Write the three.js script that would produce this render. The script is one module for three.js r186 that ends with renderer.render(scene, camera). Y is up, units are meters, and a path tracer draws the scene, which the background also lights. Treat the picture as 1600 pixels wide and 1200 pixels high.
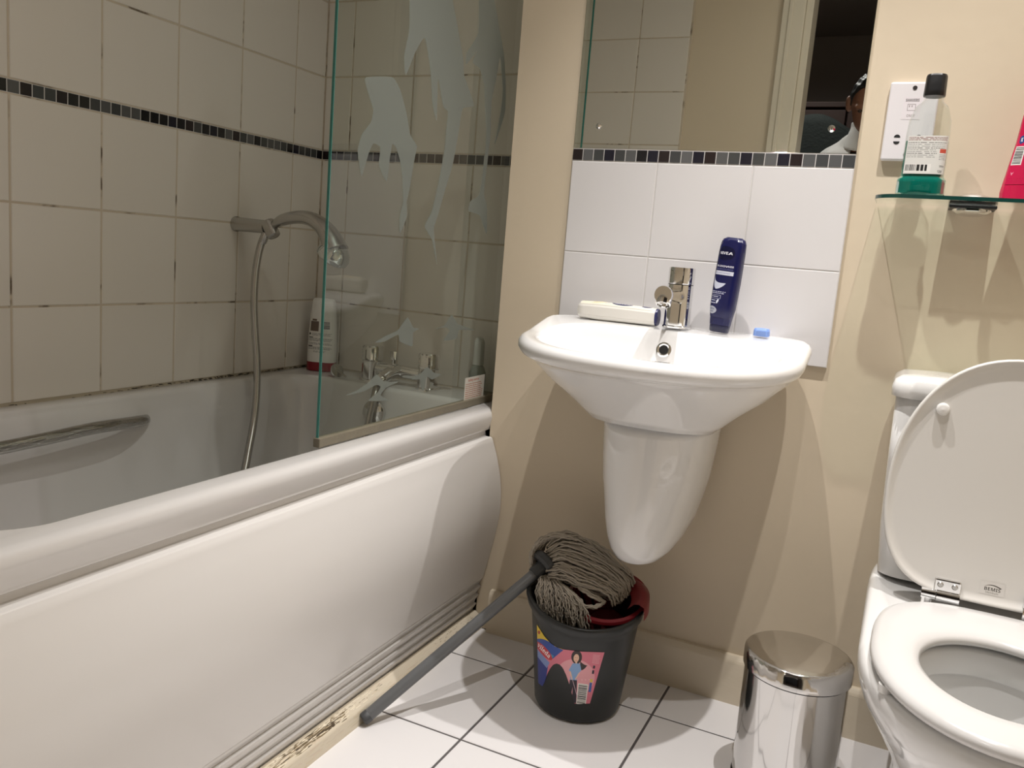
import * as THREE from 'three';
import { RoundedBoxGeometry } from 'three/addons/geometries/RoundedBoxGeometry.js';
import { mergeGeometries, mergeVertices, toCreasedNormals } from 'three/addons/utils/BufferGeometryUtils.js';

// ---------------------------------------------------------------- camera, light, exposure
const scene = new THREE.Scene();
scene.background = new THREE.Color(0x000000);
const camera = new THREE.PerspectiveCamera(2 * Math.atan(600 / 1303.58) * 180 / Math.PI, 4 / 3, 0.02, 20);
camera.rotation.order = 'YXZ';
camera.position.set(1.5639, 0.9298, 1.7719);
camera.rotation.set(-0.15449, 0.43166, 0.08125);
const renderer = new THREE.WebGLRenderer({ antialias: true });
renderer.toneMapping = THREE.LinearToneMapping;
renderer.toneMappingExposure = 1.36;
renderer.shadowMap.enabled = true;
// three recessed ceiling spots: [x, z]; each has a beam and a weak wide spill
const CEIL = 2.3;
const SPOTS = [[1.12, 0.47], [1.64, 0.45], [1.46, 1.03]];
const BEAM = [3.7, 4.4, 2.2], SPILL = 0.42, ANGLE = 0.68, PENUMBRA = 0.7;
const LAMP_COLOR = new THREE.Color().setRGB(1.0, 0.962, 0.93);

// ---------------------------------------------------------------- helpers
let seed = 12345;
const rnd = () => { seed = (seed * 1664525 + 1013904223) >>> 0; return seed / 4294967296; };
const taken = {};
function numbered(n) { if (!(n in taken)) { taken[n] = 0; return n; } taken[n]++; return n + '_' + String(taken[n]).padStart(3, '0'); }
const lin = (r, g, b) => new THREE.Color().setRGB(r, g, b);
function mat(c, rough = 0.5, o = {}) { return new THREE.MeshPhysicalMaterial({ color: Array.isArray(c) ? lin(...c) : new THREE.Color(c), roughness: rough, side: THREE.DoubleSide, ...o }); }
function mesh(name, g, m, parent) {
  const o = new THREE.Mesh(g, m); o.castShadow = o.receiveShadow = true;
  if (parent) { o.name = name; parent.add(o); } else { o.name = numbered(name); scene.add(o); }
  return o;
}
function thing(name, label, category, group) {
  const o = new THREE.Group(); o.name = numbered(name); scene.add(o);
  o.userData = { label, category }; if (group) o.userData.group = group; return o;
}
function tag(o, label, category, group) { Object.assign(o.userData, { label, category }); if (group) o.userData.group = group; return o; }
function struct(name, g, m, label) { const o = new THREE.Mesh(g, m); o.castShadow = o.receiveShadow = true; o.name = name; scene.add(o); o.userData = { kind: 'structure', label, category: name.split('_')[0] }; return o; }
function box(x0, x1, y0, y1, z0, z1) { const g = new THREE.BoxGeometry(x1 - x0, y1 - y0, z1 - z0); g.translate((x0 + x1) / 2, (y0 + y1) / 2, (z0 + z1) / 2); return worldUV(g); }
function rbox(x0, x1, y0, y1, z0, z1, r = 0.003, s = 2) { const g = new RoundedBoxGeometry(x1 - x0, y1 - y0, z1 - z0, s, r); g.translate((x0 + x1) / 2, (y0 + y1) / 2, (z0 + z1) / 2); return g; }
function worldUV(g) { // uv in metres by dominant normal
  const p = g.attributes.position, n = g.attributes.normal, uv = new Float32Array(p.count * 2);
  for (let i = 0; i < p.count; i++) {
    const ax = Math.abs(n.getX(i)), ay = Math.abs(n.getY(i)), az = Math.abs(n.getZ(i));
    const [u, v] = ax >= ay && ax >= az ? [p.getZ(i), p.getY(i)] : ay >= az ? [p.getX(i), p.getZ(i)] : [p.getX(i), p.getY(i)];
    uv[2 * i] = u; uv[2 * i + 1] = v;
  }
  g.setAttribute('uv', new THREE.BufferAttribute(uv, 2)); return g;
}
const merge = gs => mergeGeometries(gs.map(g => { const q = g.index ? g.toNonIndexed() : g; for (const k of Object.keys(q.attributes)) if (!['position', 'normal', 'uv'].includes(k)) q.deleteAttribute(k); if (!q.attributes.uv) q.setAttribute('uv', new THREE.BufferAttribute(new Float32Array(q.attributes.position.count * 2), 2)); return q; }));
// loft through rings of equal length
function loft(rings, { closed = true, capA = false, capB = false, loop = false, crease = 0 } = {}) {
  const n = rings[0].length, pos = [], uv = [], idx = [];
  rings.forEach((r, j) => r.forEach((p, i) => { pos.push(...p); uv.push(i / (n - (closed ? 0 : 1)), j / (rings.length - 1)); }));
  const J = loop ? rings.length : rings.length - 1;
  for (let j = 0; j < J; j++) for (let i = 0; i < (closed ? n : n - 1); i++) {
    const a = j * n + i, b = j * n + (i + 1) % n, j2 = (j + 1) % rings.length, c = j2 * n + i, d = j2 * n + (i + 1) % n;
    idx.push(a, b, d, a, d, c);
  }
  const cap = (j, flip) => { const r = rings[j], k = pos.length / 3; const c = [0, 1, 2].map(q => r.reduce((s, p) => s + p[q], 0) / n); pos.push(...c); uv.push(0.5, 0.5); for (let i = 0; i < n; i++) { const a = j * n + i, b = j * n + (i + 1) % n; flip ? idx.push(k, a, b) : idx.push(k, b, a); } };
  if (capA) cap(0, false); if (capB) cap(rings.length - 1, true);
  let g = new THREE.BufferGeometry();
  g.setAttribute('position', new THREE.Float32BufferAttribute(pos, 3)); g.setAttribute('uv', new THREE.Float32BufferAttribute(uv, 2)); g.setIndex(idx);
  // outward orientation: flip when the signed volume is negative
  let vol = 0; for (let i = 0; i < idx.length; i += 3) { const [a, b, c] = [idx[i] * 3, idx[i + 1] * 3, idx[i + 2] * 3]; vol += pos[a] * (pos[b + 1] * pos[c + 2] - pos[b + 2] * pos[c + 1]) - pos[a + 1] * (pos[b] * pos[c + 2] - pos[b + 2] * pos[c]) + pos[a + 2] * (pos[b] * pos[c + 1] - pos[b + 1] * pos[c]); }
  if (vol < 0 && closed) for (let i = 0; i < idx.length; i += 3) { const q = idx[i + 1]; idx[i + 1] = idx[i + 2]; idx[i + 2] = q; }
  g.computeVertexNormals();
  if (crease) g = toCreasedNormals(g, crease);
  return g;
}
function grid(nu, nv, f) { // surface patch f(u,v) -> [x,y,z]
  const rings = []; for (let j = 0; j <= nv; j++) { const r = []; for (let i = 0; i <= nu; i++) r.push(f(i / nu, j / nv)); rings.push(r); }
  return loft(rings, { closed: false });
}
const V = (x, y, z) => new THREE.Vector3(x, y, z);
function tube(pts, r, seg = 40, rs = 12, closed = false) { return new THREE.TubeGeometry(new THREE.CatmullRomCurve3(pts.map(p => V(...p)), closed), seg, r, rs, closed); }
function capTube(pts, r, seg = 40, rs = 12) { const g = [tube(pts, r, seg, rs)]; for (const p of [pts[0], pts[pts.length - 1]]) { const s = new THREE.SphereGeometry(r, rs, 8); s.translate(...p); g.push(s); } return merge(g); }
function cyl(a, b, r0, r1 = r0, seg = 24, open = false) {
  const A = V(...a), B = V(...b), d = B.clone().sub(A), g = new THREE.CylinderGeometry(r1, r0, d.length(), seg, 1, open);
  g.applyQuaternion(new THREE.Quaternion().setFromUnitVectors(V(0, 1, 0), d.clone().normalize())); g.translate(...A.add(B).multiplyScalar(0.5).toArray()); return g;
}
function lathe(pts, at = [0, 0, 0], seg = 40) { const g = toCreasedNormals(new THREE.LatheGeometry(pts.map(p => new THREE.Vector2(...p)), seg), 0.7); g.translate(...at); return g; }
// lathe along an arbitrary axis from point a in direction d
function latheAxis(pts, a, d, seg = 28) { const g = toCreasedNormals(new THREE.LatheGeometry(pts.map(p => new THREE.Vector2(...p)), seg), 0.7); g.applyQuaternion(new THREE.Quaternion().setFromUnitVectors(V(0, 1, 0), V(...d).normalize())); g.translate(...a); return g; }
const sup = (c, e) => Math.sign(c) * Math.abs(c) ** e;
const smooth = (a, b, t) => { t = Math.min(1, Math.max(0, (t - a) / (b - a))); return t * t * (3 - 2 * t); };
const mix = (a, b, t) => a + (b - a) * t;
function interp(tab, y) { if (y <= tab[0][0]) return tab[0].slice(1); for (let i = 1; i < tab.length; i++) if (y <= tab[i][0]) { const t = (y - tab[i - 1][0]) / (tab[i][0] - tab[i - 1][0]); return tab[i].slice(1).map((q, k) => mix(tab[i - 1][k + 1], q, t)); } return tab[tab.length - 1].slice(1); }
function canvasTex(w, h, draw) { const c = document.createElement('canvas'); c.width = w; c.height = h; const x = c.getContext('2d'); draw(x, w, h); const t = new THREE.CanvasTexture(c); t.colorSpace = THREE.SRGBColorSpace; t.anisotropy = 8; return t; }
function noiseTex(n, f, rep = 1, srgb = false) {
  const d = new Uint8Array(n * n * 4); for (let j = 0; j < n; j++) for (let i = 0; i < n; i++) { const c = f(i / n, j / n); const a = Array.isArray(c) ? c : [c, c, c]; for (let k = 0; k < 3; k++) d[(j * n + i) * 4 + k] = Math.max(0, Math.min(255, a[k] * 255)); d[(j * n + i) * 4 + 3] = 255; }
  const t = new THREE.DataTexture(d, n, n); t.wrapS = t.wrapT = THREE.RepeatWrapping; t.magFilter = THREE.LinearFilter; t.minFilter = THREE.LinearMipmapLinearFilter; t.generateMipmaps = true; if (srgb) t.colorSpace = THREE.SRGBColorSpace; t.repeat.set(rep, rep); t.needsUpdate = true; return t;
}
// tileable value noise
const LAT = Array.from({ length: 4096 }, () => rnd());
function vnoise(x, y, per) { const xi = Math.floor(x), yi = Math.floor(y), fx = x - xi, fy = y - yi, h = (a, b) => LAT[((((a % per) + per) % per) * 61 + (((b % per) + per) % per) * 17 + per * 7) & 4095]; const u = fx * fx * (3 - 2 * fx), v = fy * fy * (3 - 2 * fy); return mix(mix(h(xi, yi), h(xi + 1, yi), u), mix(h(xi, yi + 1), h(xi + 1, yi + 1), u), v); }
const fbm = (u, v, b = 4, o = 4) => { let s = 0, a = 0.5, t = 0; for (let k = 0; k < o; k++) { s += a * vnoise(u * b, v * b, b); t += a; b *= 2; a *= 0.5; } return s / t; };

// ---------------------------------------------------------------- materials
const paintBump = noiseTex(256, (u, v) => fbm(u, v, 16, 4), 3);
const M = {
  paint: mat([0.70, 0.60, 0.455], 0.55, { bumpMap: paintBump, bumpScale: 0.0003, map: noiseTex(256, (u, v) => { const n = 0.955 + 0.045 * fbm(u, v, 4, 5); return [n, n, n]; }, 1) }),
  ceiling: mat([0.80, 0.78, 0.74], 0.8),
  grout: mat([1, 1, 1], 0.85, { map: noiseTex(512, (u, v) => { const n = fbm(u, v, 8, 4), s = fbm(u + 0.37, v + 0.11, 32, 3), k = smooth(0.54, 0.74, n) * smooth(0.42, 0.62, s); return [mix(0.62, 0.16, k), mix(0.54, 0.125, k), mix(0.43, 0.09, k)]; }, 1.5) }),
  groutWhite: mat([0.66, 0.64, 0.62], 0.8),
  groutFloor: mat([0.11, 0.10, 0.10], 0.8),
  tile: [0, 1, 2].map(k => mat([0.80 - 0.012 * k, 0.755 - 0.012 * k, 0.69 - 0.012 * k], 0.22, { bumpMap: noiseTex(128, (u, v) => fbm(u + k * 0.3, v, 4, 3), 4), bumpScale: 0.0005 })),
  tileSplash: mat([0.745, 0.73, 0.735], 0.13),
  tileFloor: [0, 1].map(k => mat([0.84 - 0.015 * k, 0.825 - 0.015 * k, 0.83 - 0.015 * k], 0.22)),
  chips: [[0.013, 0.013, 0.015], [0.105, 0.107, 0.108], [0.062, 0.065, 0.066], [0.024, 0.017, 0.018], [0.015, 0.015, 0.026], [0.125, 0.127, 0.13]].map(c => mat(c, 0.12)),
  acrylic: mat([0.71, 0.694, 0.68], 0.14, { clearcoat: 0.4, clearcoatRoughness: 0.05 }),
  panel: mat([0.75, 0.73, 0.708], 0.22),
  ceramic: mat([0.86, 0.855, 0.85], 0.07, { clearcoat: 0.6, clearcoatRoughness: 0.03 }),
  toilet: mat([0.78, 0.775, 0.765], 0.1, { clearcoat: 0.5, clearcoatRoughness: 0.04 }),
  seat: mat([0.70, 0.69, 0.68], 0.2),
  lid: mat([0.73, 0.712, 0.68], 0.26),
  chrome: mat([0.80, 0.80, 0.80], 0.06, { metalness: 1 }),
  chromeDull: mat([0.50, 0.49, 0.47], 0.26, { metalness: 1 }),
  steel: mat([0.66, 0.65, 0.64], 0.10, { metalness: 1, bumpMap: noiseTex(128, (u, v) => fbm(u, v, 8, 3), 3), bumpScale: 0.0002 }),
  mirror: mat([0.80, 0.83, 0.79], 0.0, { metalness: 1 }),
  black: mat([0.012, 0.012, 0.013], 0.35),
  dark: mat([0.006, 0.006, 0.006], 0.7),
  glass: mat([0.83, 0.88, 0.845], 0.0, { transmission: 1, thickness: 0, ior: 1.5 }),
  glassEdge: mat([0.05, 0.22, 0.19], 0.15),
  frost: mat([0.34, 0.38, 0.345], 0.85, { transmission: 0.70, thickness: 0 }),
  white: mat([0.80, 0.79, 0.77], 0.35),
  skirting: mat([0.71, 0.625, 0.49], 0.4, { bumpMap: paintBump, bumpScale: 0.0004 }),
};
const txt = (x, s, px, py, size, col, o = {}) => { x.fillStyle = col; x.font = `${o.b ? 'bold ' : ''}${size}px ${o.f || 'sans-serif'}`; x.textAlign = o.a || 'left'; x.fillText(s, px, py); };
function lines(x, x0, x1, y0, n, dy, col, h = 3) { x.fillStyle = col; for (let i = 0; i < n; i++) { let p = x0; const e = x1 - rnd() * (x1 - x0) * 0.15; while (p < e) { const w = 4 + rnd() * 16; x.fillRect(p, y0 + i * dy, Math.min(w, e - p), h); p += w + 4; } } }
function barcode(x, x0, y0, w, h, vert) { x.fillStyle = '#e8e6e2'; x.fillRect(x0, y0, w, h); x.fillStyle = '#181818'; let p = 0.06; while (p < 0.92) { const s = 0.01 + rnd() * 0.035; vert ? x.fillRect(x0 + w * 0.08, y0 + h * p, w * 0.84, h * s) : x.fillRect(x0 + w * p, y0 + h * 0.08, w * s, h * 0.72); p += s + 0.012 + rnd() * 0.03; } }

// ---------------------------------------------------------------- room shell
const WZ = -0.009;            // painted back wall plane (splashback tiles stand proud of it, at z = 0)
const AZ = -0.205, NX = 0.695, FZ = 1.5, RX = 2.15;
// tile geometry with a chamfered face: lies in xy, front +z at 0
const tileCache = {};
function tileGeo(w, h, d = 0.006, c = 0.0012) {
  const k = [w.toFixed(4), h.toFixed(4), d].join(); if (tileCache[k]) return tileCache[k];
  const a = w / 2, b = h / 2, r = (x, y, z) => [[-x, -y, z], [x, -y, z], [x, y, z], [-x, y, z]];
  const g = toCreasedNormals(loft([r(a, b, -d), r(a, b, -c), r(a - c, b - c, 0)], { capB: true }), 0.4);
  worldUV(g); return tileCache[k] = g;
}
const place = (o, x, y, z, ry = 0, rx = 0) => { o.position.set(x, y, z); o.rotation.set(rx, ry, 0); return o; };
const GAP = 0.0042;
const MOS = [1.1505, 1.1765], PITCH = 0.2004;
const ROWS = []; for (let k = 1; k <= 3; k++) ROWS.push([MOS[0] - k * PITCH, MOS[0] - (k - 1) * PITCH]); for (let y = MOS[1]; y < CEIL - 0.01; y += PITCH) ROWS.push([y, Math.min(y + PITCH, CEIL)]);
ROWS[2][0] = 0.5535;
// tiled(parent, columns, put): put(obj, s, y) places a piece whose centre is at s along the wall
function tiled(parent, cols, put, dy = 0, chips = true) {
  for (const [y0, y1] of ROWS) for (const [a, b] of cols) {
    const Y1 = Math.min(y1 + dy, CEIL), Y0 = y0 + dy; if (Y1 - Y0 < 0.02 || b - a < 0.02) continue;
    put(mesh('tile', tileGeo(b - a - GAP, Y1 - Y0 - GAP), M.tile[Math.floor(rnd() * 3)], parent), (a + b) / 2, (Y0 + Y1) / 2);
  }
  if (!chips) return;
  { const a = cols[0][0], b = cols[cols.length - 1][1]; put(mesh('mosaic_bed', tileGeo(b - a, MOS[1] - MOS[0] - 0.001, 0.004, 0.0001), M.groutWhite, parent), (a + b) / 2, (MOS[0] + MOS[1]) / 2 + dy); parent.children[parent.children.length - 1].translateZ(-0.0009); }
  const s0 = cols[0][0], s1 = cols[cols.length - 1][1], n = Math.round((s1 - s0) / 0.025);
  for (let i = 0; i < n; i++) { const w = (s1 - s0) / n; put(mesh('mosaic_tile', tileGeo(w - 0.0018, MOS[1] - MOS[0] - 0.003, 0.005, 0.0008), M.chips[[0, 1, 2, 0, 1, 3, 3, 2, 4, 5, 2, 0][Math.floor(rnd() * 12)]], parent), s0 + w * (i + 0.5), (MOS[0] + MOS[1]) / 2 + dy); }
}
const colsFrom = (a, first, step, end) => { const e = [a]; for (let q = first; q < end - 0.005; q += step) e.push(q); e.push(end); return e.slice(1).map((q, i) => [e[i], q]); };

const wallLeft = struct('wall_left', box(-0.1, -0.0014, 0, CEIL, AZ - 0.1, FZ + 0.1), M.grout, 'cream tiled wall along the long side of the bath');
tiled(wallLeft, colsFrom(AZ, AZ + 0.124, 0.2, FZ), (o, s, y) => place(o, 0, y, s, Math.PI / 2));
const wallEnd = struct('wall_end', box(-0.1, NX + 0.01, 0, CEIL, AZ - 0.1, AZ - 0.0014), M.grout, 'cream tiled wall behind the bath taps');
tiled(wallEnd, colsFrom(0, 0.0906, 0.2, NX), (o, s, y) => place(o, s, y, AZ));
const wallBack = struct('wall_back', box(NX, RX + 0.1, 0, CEIL, AZ - 0.1, WZ), M.paint, 'beige painted wall behind the basin and toilet');
const wallRight = struct('wall_right', box(RX, RX + 0.1, 0, CEIL, AZ - 0.1, FZ + 0.1), M.paint, 'beige painted wall beyond the toilet');
const DX0 = 1.085, DX1 = 1.93, DY = 2.12;
const wallFront = struct('wall_front', merge([box(-0.1, DX0, 0, CEIL, FZ, FZ + 0.1), box(DX1, RX + 0.1, 0, CEIL, FZ, FZ + 0.1), box(DX0, DX1, DY, CEIL, FZ, FZ + 0.1)]), M.paint, 'beige wall with the doorway, seen in the mirror');
{
  const gb = mesh('tile_bed', box(0, 0.688, 0, CEIL, FZ - 0.005, FZ + 0.001), M.grout, wallFront);
  tiled(wallFront, colsFrom(0.0, 0.082, 0.2, 0.688), (o, s, y) => place(o, s, y, FZ - 0.0064, Math.PI), 0.017);
}
struct('ceiling', box(-0.1, RX + 0.1, CEIL, CEIL + 0.1, AZ - 0.1, FZ + 0.1), M.ceiling, 'white ceiling');
// floor
const floor = struct('floor', box(-0.1, RX + 0.1, -0.1, -0.0012, AZ - 0.1, FZ + 0.1), M.groutFloor, 'white tiled bathroom floor with dark grout');
{
  const xs = [], zs = []; for (let k = -1; k < 6; k++) xs.push(0.904 + 0.2955 * k); for (let k = -1; k < 6; k++) zs.push(0.1455 + 0.2975 * k);
  const cx = (a, lo, hi) => [[lo, Math.min(a[0], hi)], ...a.slice(1).map((q, i) => [a[i], q]), [a[a.length - 1], hi]].map(([p, q]) => [Math.max(lo, p), Math.min(hi, q)]).filter(([p, q]) => q - p > 0.02);
  for (const [x0, x1] of cx(xs, 0.608, RX)) for (const [z0, z1] of cx(zs, WZ, FZ)) {
    const o = mesh('floor_tile', tileGeo(x1 - x0 - 0.005, z1 - z0 - 0.005), M.tileFloor[Math.floor(rnd() * 2)], floor); place(o, (x0 + x1) / 2, 0, (z0 + z1) / 2, 0, -Math.PI / 2);
  }
}
// skirting along the back wall, door frame
function profileX(pts, x0, x1) { const r = x => pts.map(([z, y]) => [x, y, z]); return toCreasedNormals(loft([r(x0), r(x1)], { capA: true, capB: true }), 0.6); }
struct('baseboard_back', profileX([[WZ, 0], [0.008, 0], [0.008, 0.092], [0.005, 0.102], [0.0, 0.107], [WZ, 0.108]], 0.735, RX), M.skirting, 'cream painted skirting board below the basin');
{
  const fr = struct('trim_1', merge([rbox(1.012, 1.092, 0, DY + 0.06, FZ - 0.018, FZ + 0.001, 0.004), rbox(1.092, 1.118, 0, DY, FZ - 0.006, FZ + 0.12, 0.003), rbox(1.035, 1.05, 0, DY, FZ - 0.023, FZ - 0.01, 0.003),
    rbox(DX1 - 0.026, DX1, 0, DY, FZ - 0.006, FZ + 0.12, 0.003), rbox(DX1, DX1 + 0.075, 0, DY + 0.06, FZ - 0.018, FZ + 0.001, 0.004), rbox(1.012, DX1 + 0.075, DY - 0.01, DY + 0.06, FZ - 0.018, FZ + 0.001, 0.004)]), mat([0.72, 0.66, 0.54], 0.4), 'cream painted door frame seen in the mirror');
}
// dark hallway behind the camera (seen only in the mirror)
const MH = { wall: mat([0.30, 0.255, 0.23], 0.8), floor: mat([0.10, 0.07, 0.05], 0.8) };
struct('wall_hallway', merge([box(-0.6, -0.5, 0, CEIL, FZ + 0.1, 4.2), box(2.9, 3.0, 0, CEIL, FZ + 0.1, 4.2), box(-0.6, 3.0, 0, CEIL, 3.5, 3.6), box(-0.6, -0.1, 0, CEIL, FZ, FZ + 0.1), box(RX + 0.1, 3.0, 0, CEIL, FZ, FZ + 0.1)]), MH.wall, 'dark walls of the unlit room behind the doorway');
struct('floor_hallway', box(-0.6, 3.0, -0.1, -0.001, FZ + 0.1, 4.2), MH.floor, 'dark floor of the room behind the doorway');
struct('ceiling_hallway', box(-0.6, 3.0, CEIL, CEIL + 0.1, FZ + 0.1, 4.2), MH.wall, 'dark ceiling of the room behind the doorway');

// ---------------------------------------------------------------- ceiling spots
const spotNames = ['recessed ceiling spotlight above the wash basin', 'recessed ceiling spotlight above the toilet', 'recessed ceiling spotlight nearest the doorway'];
const lens = mat([0.9, 0.85, 0.75], 0.3, { emissive: lin(1, 0.92, 0.8), emissiveIntensity: 6 });
SPOTS.forEach(([x, z], i) => {
  const t = thing('ceiling_spotlight', spotNames[i], 'spotlight', 'recessed ceiling spotlights');
  mesh('trim_ring', lathe([[0.028, 0.0], [0.030, -0.004], [0.040, -0.004], [0.042, 0.0]], [x, CEIL, z]), M.chrome, t);
  mesh('lens', lathe([[0, -0.002], [0.027, -0.002], [0.028, 0.0]], [x, CEIL, z], 24), lens, t);
  for (const [I, ang, pen] of [[BEAM[i], ANGLE, PENUMBRA], [SPILL, 1.45, 1.0]]) {
    const l = new THREE.SpotLight(LAMP_COLOR, I, 0, ang, pen, 2); l.position.set(x, CEIL - 0.012, z); l.target.position.set(x + (i ? 0 : 0.08), 0, z);
    l.castShadow = true; l.shadow.radius = 0.5; l.shadow.mapSize.set(2048, 2048); scene.add(l, l.target);
  }
});

{
  const t = thing('hallway_spotlight', 'recessed ceiling spotlight in the dark room behind the doorway', 'spotlight');
  const x = 0.90, z = 2.40;
  mesh('trim_ring', lathe([[0.028, 0.0], [0.030, -0.004], [0.040, -0.004], [0.042, 0.0]], [x, CEIL, z]), M.chrome, t);
  mesh('lens', lathe([[0, -0.002], [0.027, -0.002], [0.028, 0.0]], [x, CEIL, z], 24), lens, t);
  const l = new THREE.SpotLight(LAMP_COLOR, 1.5, 0, 1.40, 0.8, 2); l.position.set(x, CEIL - 0.012, z); l.target.position.set(x, 0, z); l.castShadow = true; l.shadow.radius = 0.9; scene.add(l, l.target);
}

// ---------------------------------------------------------------- bathtub
// plan ring: D / rounded rectangle helper
function rrect(x0, x1, z0, z1, r, y, n = 12) { const out = [], c = [[x1 - r, z1 - r, 0], [x0 + r, z1 - r, 1], [x0 + r, z0 + r, 2], [x1 - r, z0 + r, 3]]; for (const [cx, cz, q] of c) for (let i = 0; i <= n; i++) { const a = (q + i / n) * Math.PI / 2; out.push([cx + r * Math.cos(a), y, cz + r * Math.sin(a)]); } return out; }
// densify straight sides so shading stays even
const RIM = 0.556, TX = 0.699;
let TUB;
{
  const t = TUB = thing('bathtub', 'long white acrylic bathtub with a glass screen standing on its rim', 'bathtub');
  const z0 = AZ + 0.001, z1 = FZ - 0.007, x0 = 0.001;
  mesh('tub_shell', loft([
    rrect(x0 + 0.02, TX - 0.02, z0 + 0.02, z1 - 0.02, 0.004, 0.503), rrect(x0, TX - 0.012, z0, z1, 0.004, 0.503), rrect(x0, TX - 0.0075, z0, z1, 0.004, 0.506), rrect(x0, TX - 0.0055, z0, z1, 0.004, 0.513), rrect(x0, TX - 0.001, z0, z1, 0.004, 0.535),
    rrect(x0, TX - 0.003, z0, z1, 0.005, 0.547), rrect(x0 + 0.002, TX - 0.010, z0 + 0.002, z1 - 0.002, 0.006, 0.554), rrect(x0 + 0.006, TX - 0.022, z0 + 0.006, z1 - 0.006, 0.01, RIM),
    rrect(0.040, 0.650, -0.07, 1.20, 0.10, RIM), rrect(0.046, 0.640, -0.062, 1.19, 0.10, 0.553), rrect(0.054, 0.632, -0.054, 1.18, 0.10, 0.544), rrect(0.064, 0.624, -0.045, 1.165, 0.10, 0.50),
    rrect(0.074, 0.614, -0.03, 1.10, 0.11, 0.38), rrect(0.090, 0.600, 0.0, 1.02, 0.12, 0.25), rrect(0.115, 0.575, 0.04, 0.95, 0.12, 0.188), rrect(0.19, 0.51, 0.11, 0.88, 0.12, 0.165)], { capB: true }), M.acrylic, t);
  // chrome grab handle on the wall side
  const gh = mesh('grab_handle', (() => { const path = new THREE.CatmullRomCurve3([[0.062, 0.497, 0.452], [0.078, 0.501, 0.475], [0.097, 0.507, 0.53], [0.106, 0.511, 0.62], [0.106, 0.507, 0.72], [0.104, 0.504, 0.80], [0.100, 0.503, 0.92], [0.08, 0.50, 0.985], [0.06, 0.497, 1.0]].map(p => V(...p)));
    const rings = []; for (let i = 0; i <= 48; i++) { const s = i / 48, p = path.getPoint(s), tg = path.getTangent(s), sd = V(tg.z, 0, -tg.x).normalize(), up = V(0, 1, 0), w = 0.012 + 0.005 * Math.sin(Math.PI * Math.min(1, s * 1.7)), h = 0.0125; rings.push(Array.from({ length: 14 }, (_, k) => { const a = k / 14 * 2 * Math.PI; return p.clone().addScaledVector(sd, w * Math.cos(a) * 0.8).addScaledVector(up, h * Math.sin(a)).toArray(); })); } return loft(rings, { capA: true, capB: true }); })(), mat([0.46, 0.45, 0.43], 0.14, { metalness: 1, bumpMap: noiseTex(128, (u, v) => fbm(u, v, 8, 3), 3), bumpScale: 0.0015 }), t);
  gh.userData.label = 'chrome grab handle';
  // overflow plate on the tap end
  const dir = [0, 0.12, 1];
  const ov = mesh('overflow_plate', latheAxis([[0, 0.016], [0.026, 0.014], [0.033, 0.008], [0.034, 0], [0, -0.006]], [0.337, 0.487, -0.042], dir), M.chrome, t); ov.userData.label = 'round chrome overflow plate';
  mesh('overflow_bar', rbox(0.333, 0.341, 0.458, 0.516, -0.034, -0.020, 0.003), M.chromeDull, ov);
  const wst = mesh('waste', lathe([[0, 0.004], [0.02, 0.004], [0.034, 0.002], [0.036, 0]], [0.35, 0.1645, 0.22]), M.chrome, t);
}
{ // moulded bath panel, bowed outwards, ribbed along the bottom
  const t = new THREE.Group(); t.name = 'front_panel'; t.userData.label = 'bowed white plastic front panel with ribbed bottom edge'; TUB.add(t);
  const prof = [[0.682, 0.512], [0.682, 0.491], [0.686, 0.4885], [0.699, 0.4885], [0.7035, 0.4868], [0.7055, 0.483]];
  const shape = [[0.483, 0.7055], [0.434, 0.723], [0.373, 0.737], [0.309, 0.740], [0.225, 0.728], [0.135, 0.709]];
  const cr = new THREE.CatmullRomCurve3(shape.map(([y, x]) => V(x, y, 0))); for (let i = 1; i <= 30; i++) { const p = cr.getPoint(i / 30); prof.push([p.x, p.y]); }
  const Z0 = WZ + 0.002, Z1 = FZ - 0.008;
  const ext = (pf) => { const zs = Array.from({ length: 9 }, (_, i) => mix(Z0, Z1, i / 8)); return toCreasedNormals(loft(zs.map(z => [...pf.map(([x, y]) => [x, y, z]), ...pf.slice().reverse().map(([x, y]) => [Math.min(x - 0.006, 0.70), y - 0.001, z])]), { capA: true, capB: true }), 0.9); };
  mesh('sheet', ext(prof), M.panel, t);
  let y = 0.135, x = 0.708;
  for (let k = 0; k < 4; k++) { // each rib is a rounded step
    const pf = [[x - 0.004, y], [x - 0.0008, y - 0.0008], [x, y - 0.003], [x - 0.0012, y - 0.0055], [x - 0.0085, y - 0.0185], [x - 0.0105, y - 0.0228], [x - 0.0085, y - 0.0242]];
    mesh('rib', ext(pf), M.panel, t); y -= 0.0240; x -= 0.0042;
  }
}
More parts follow.
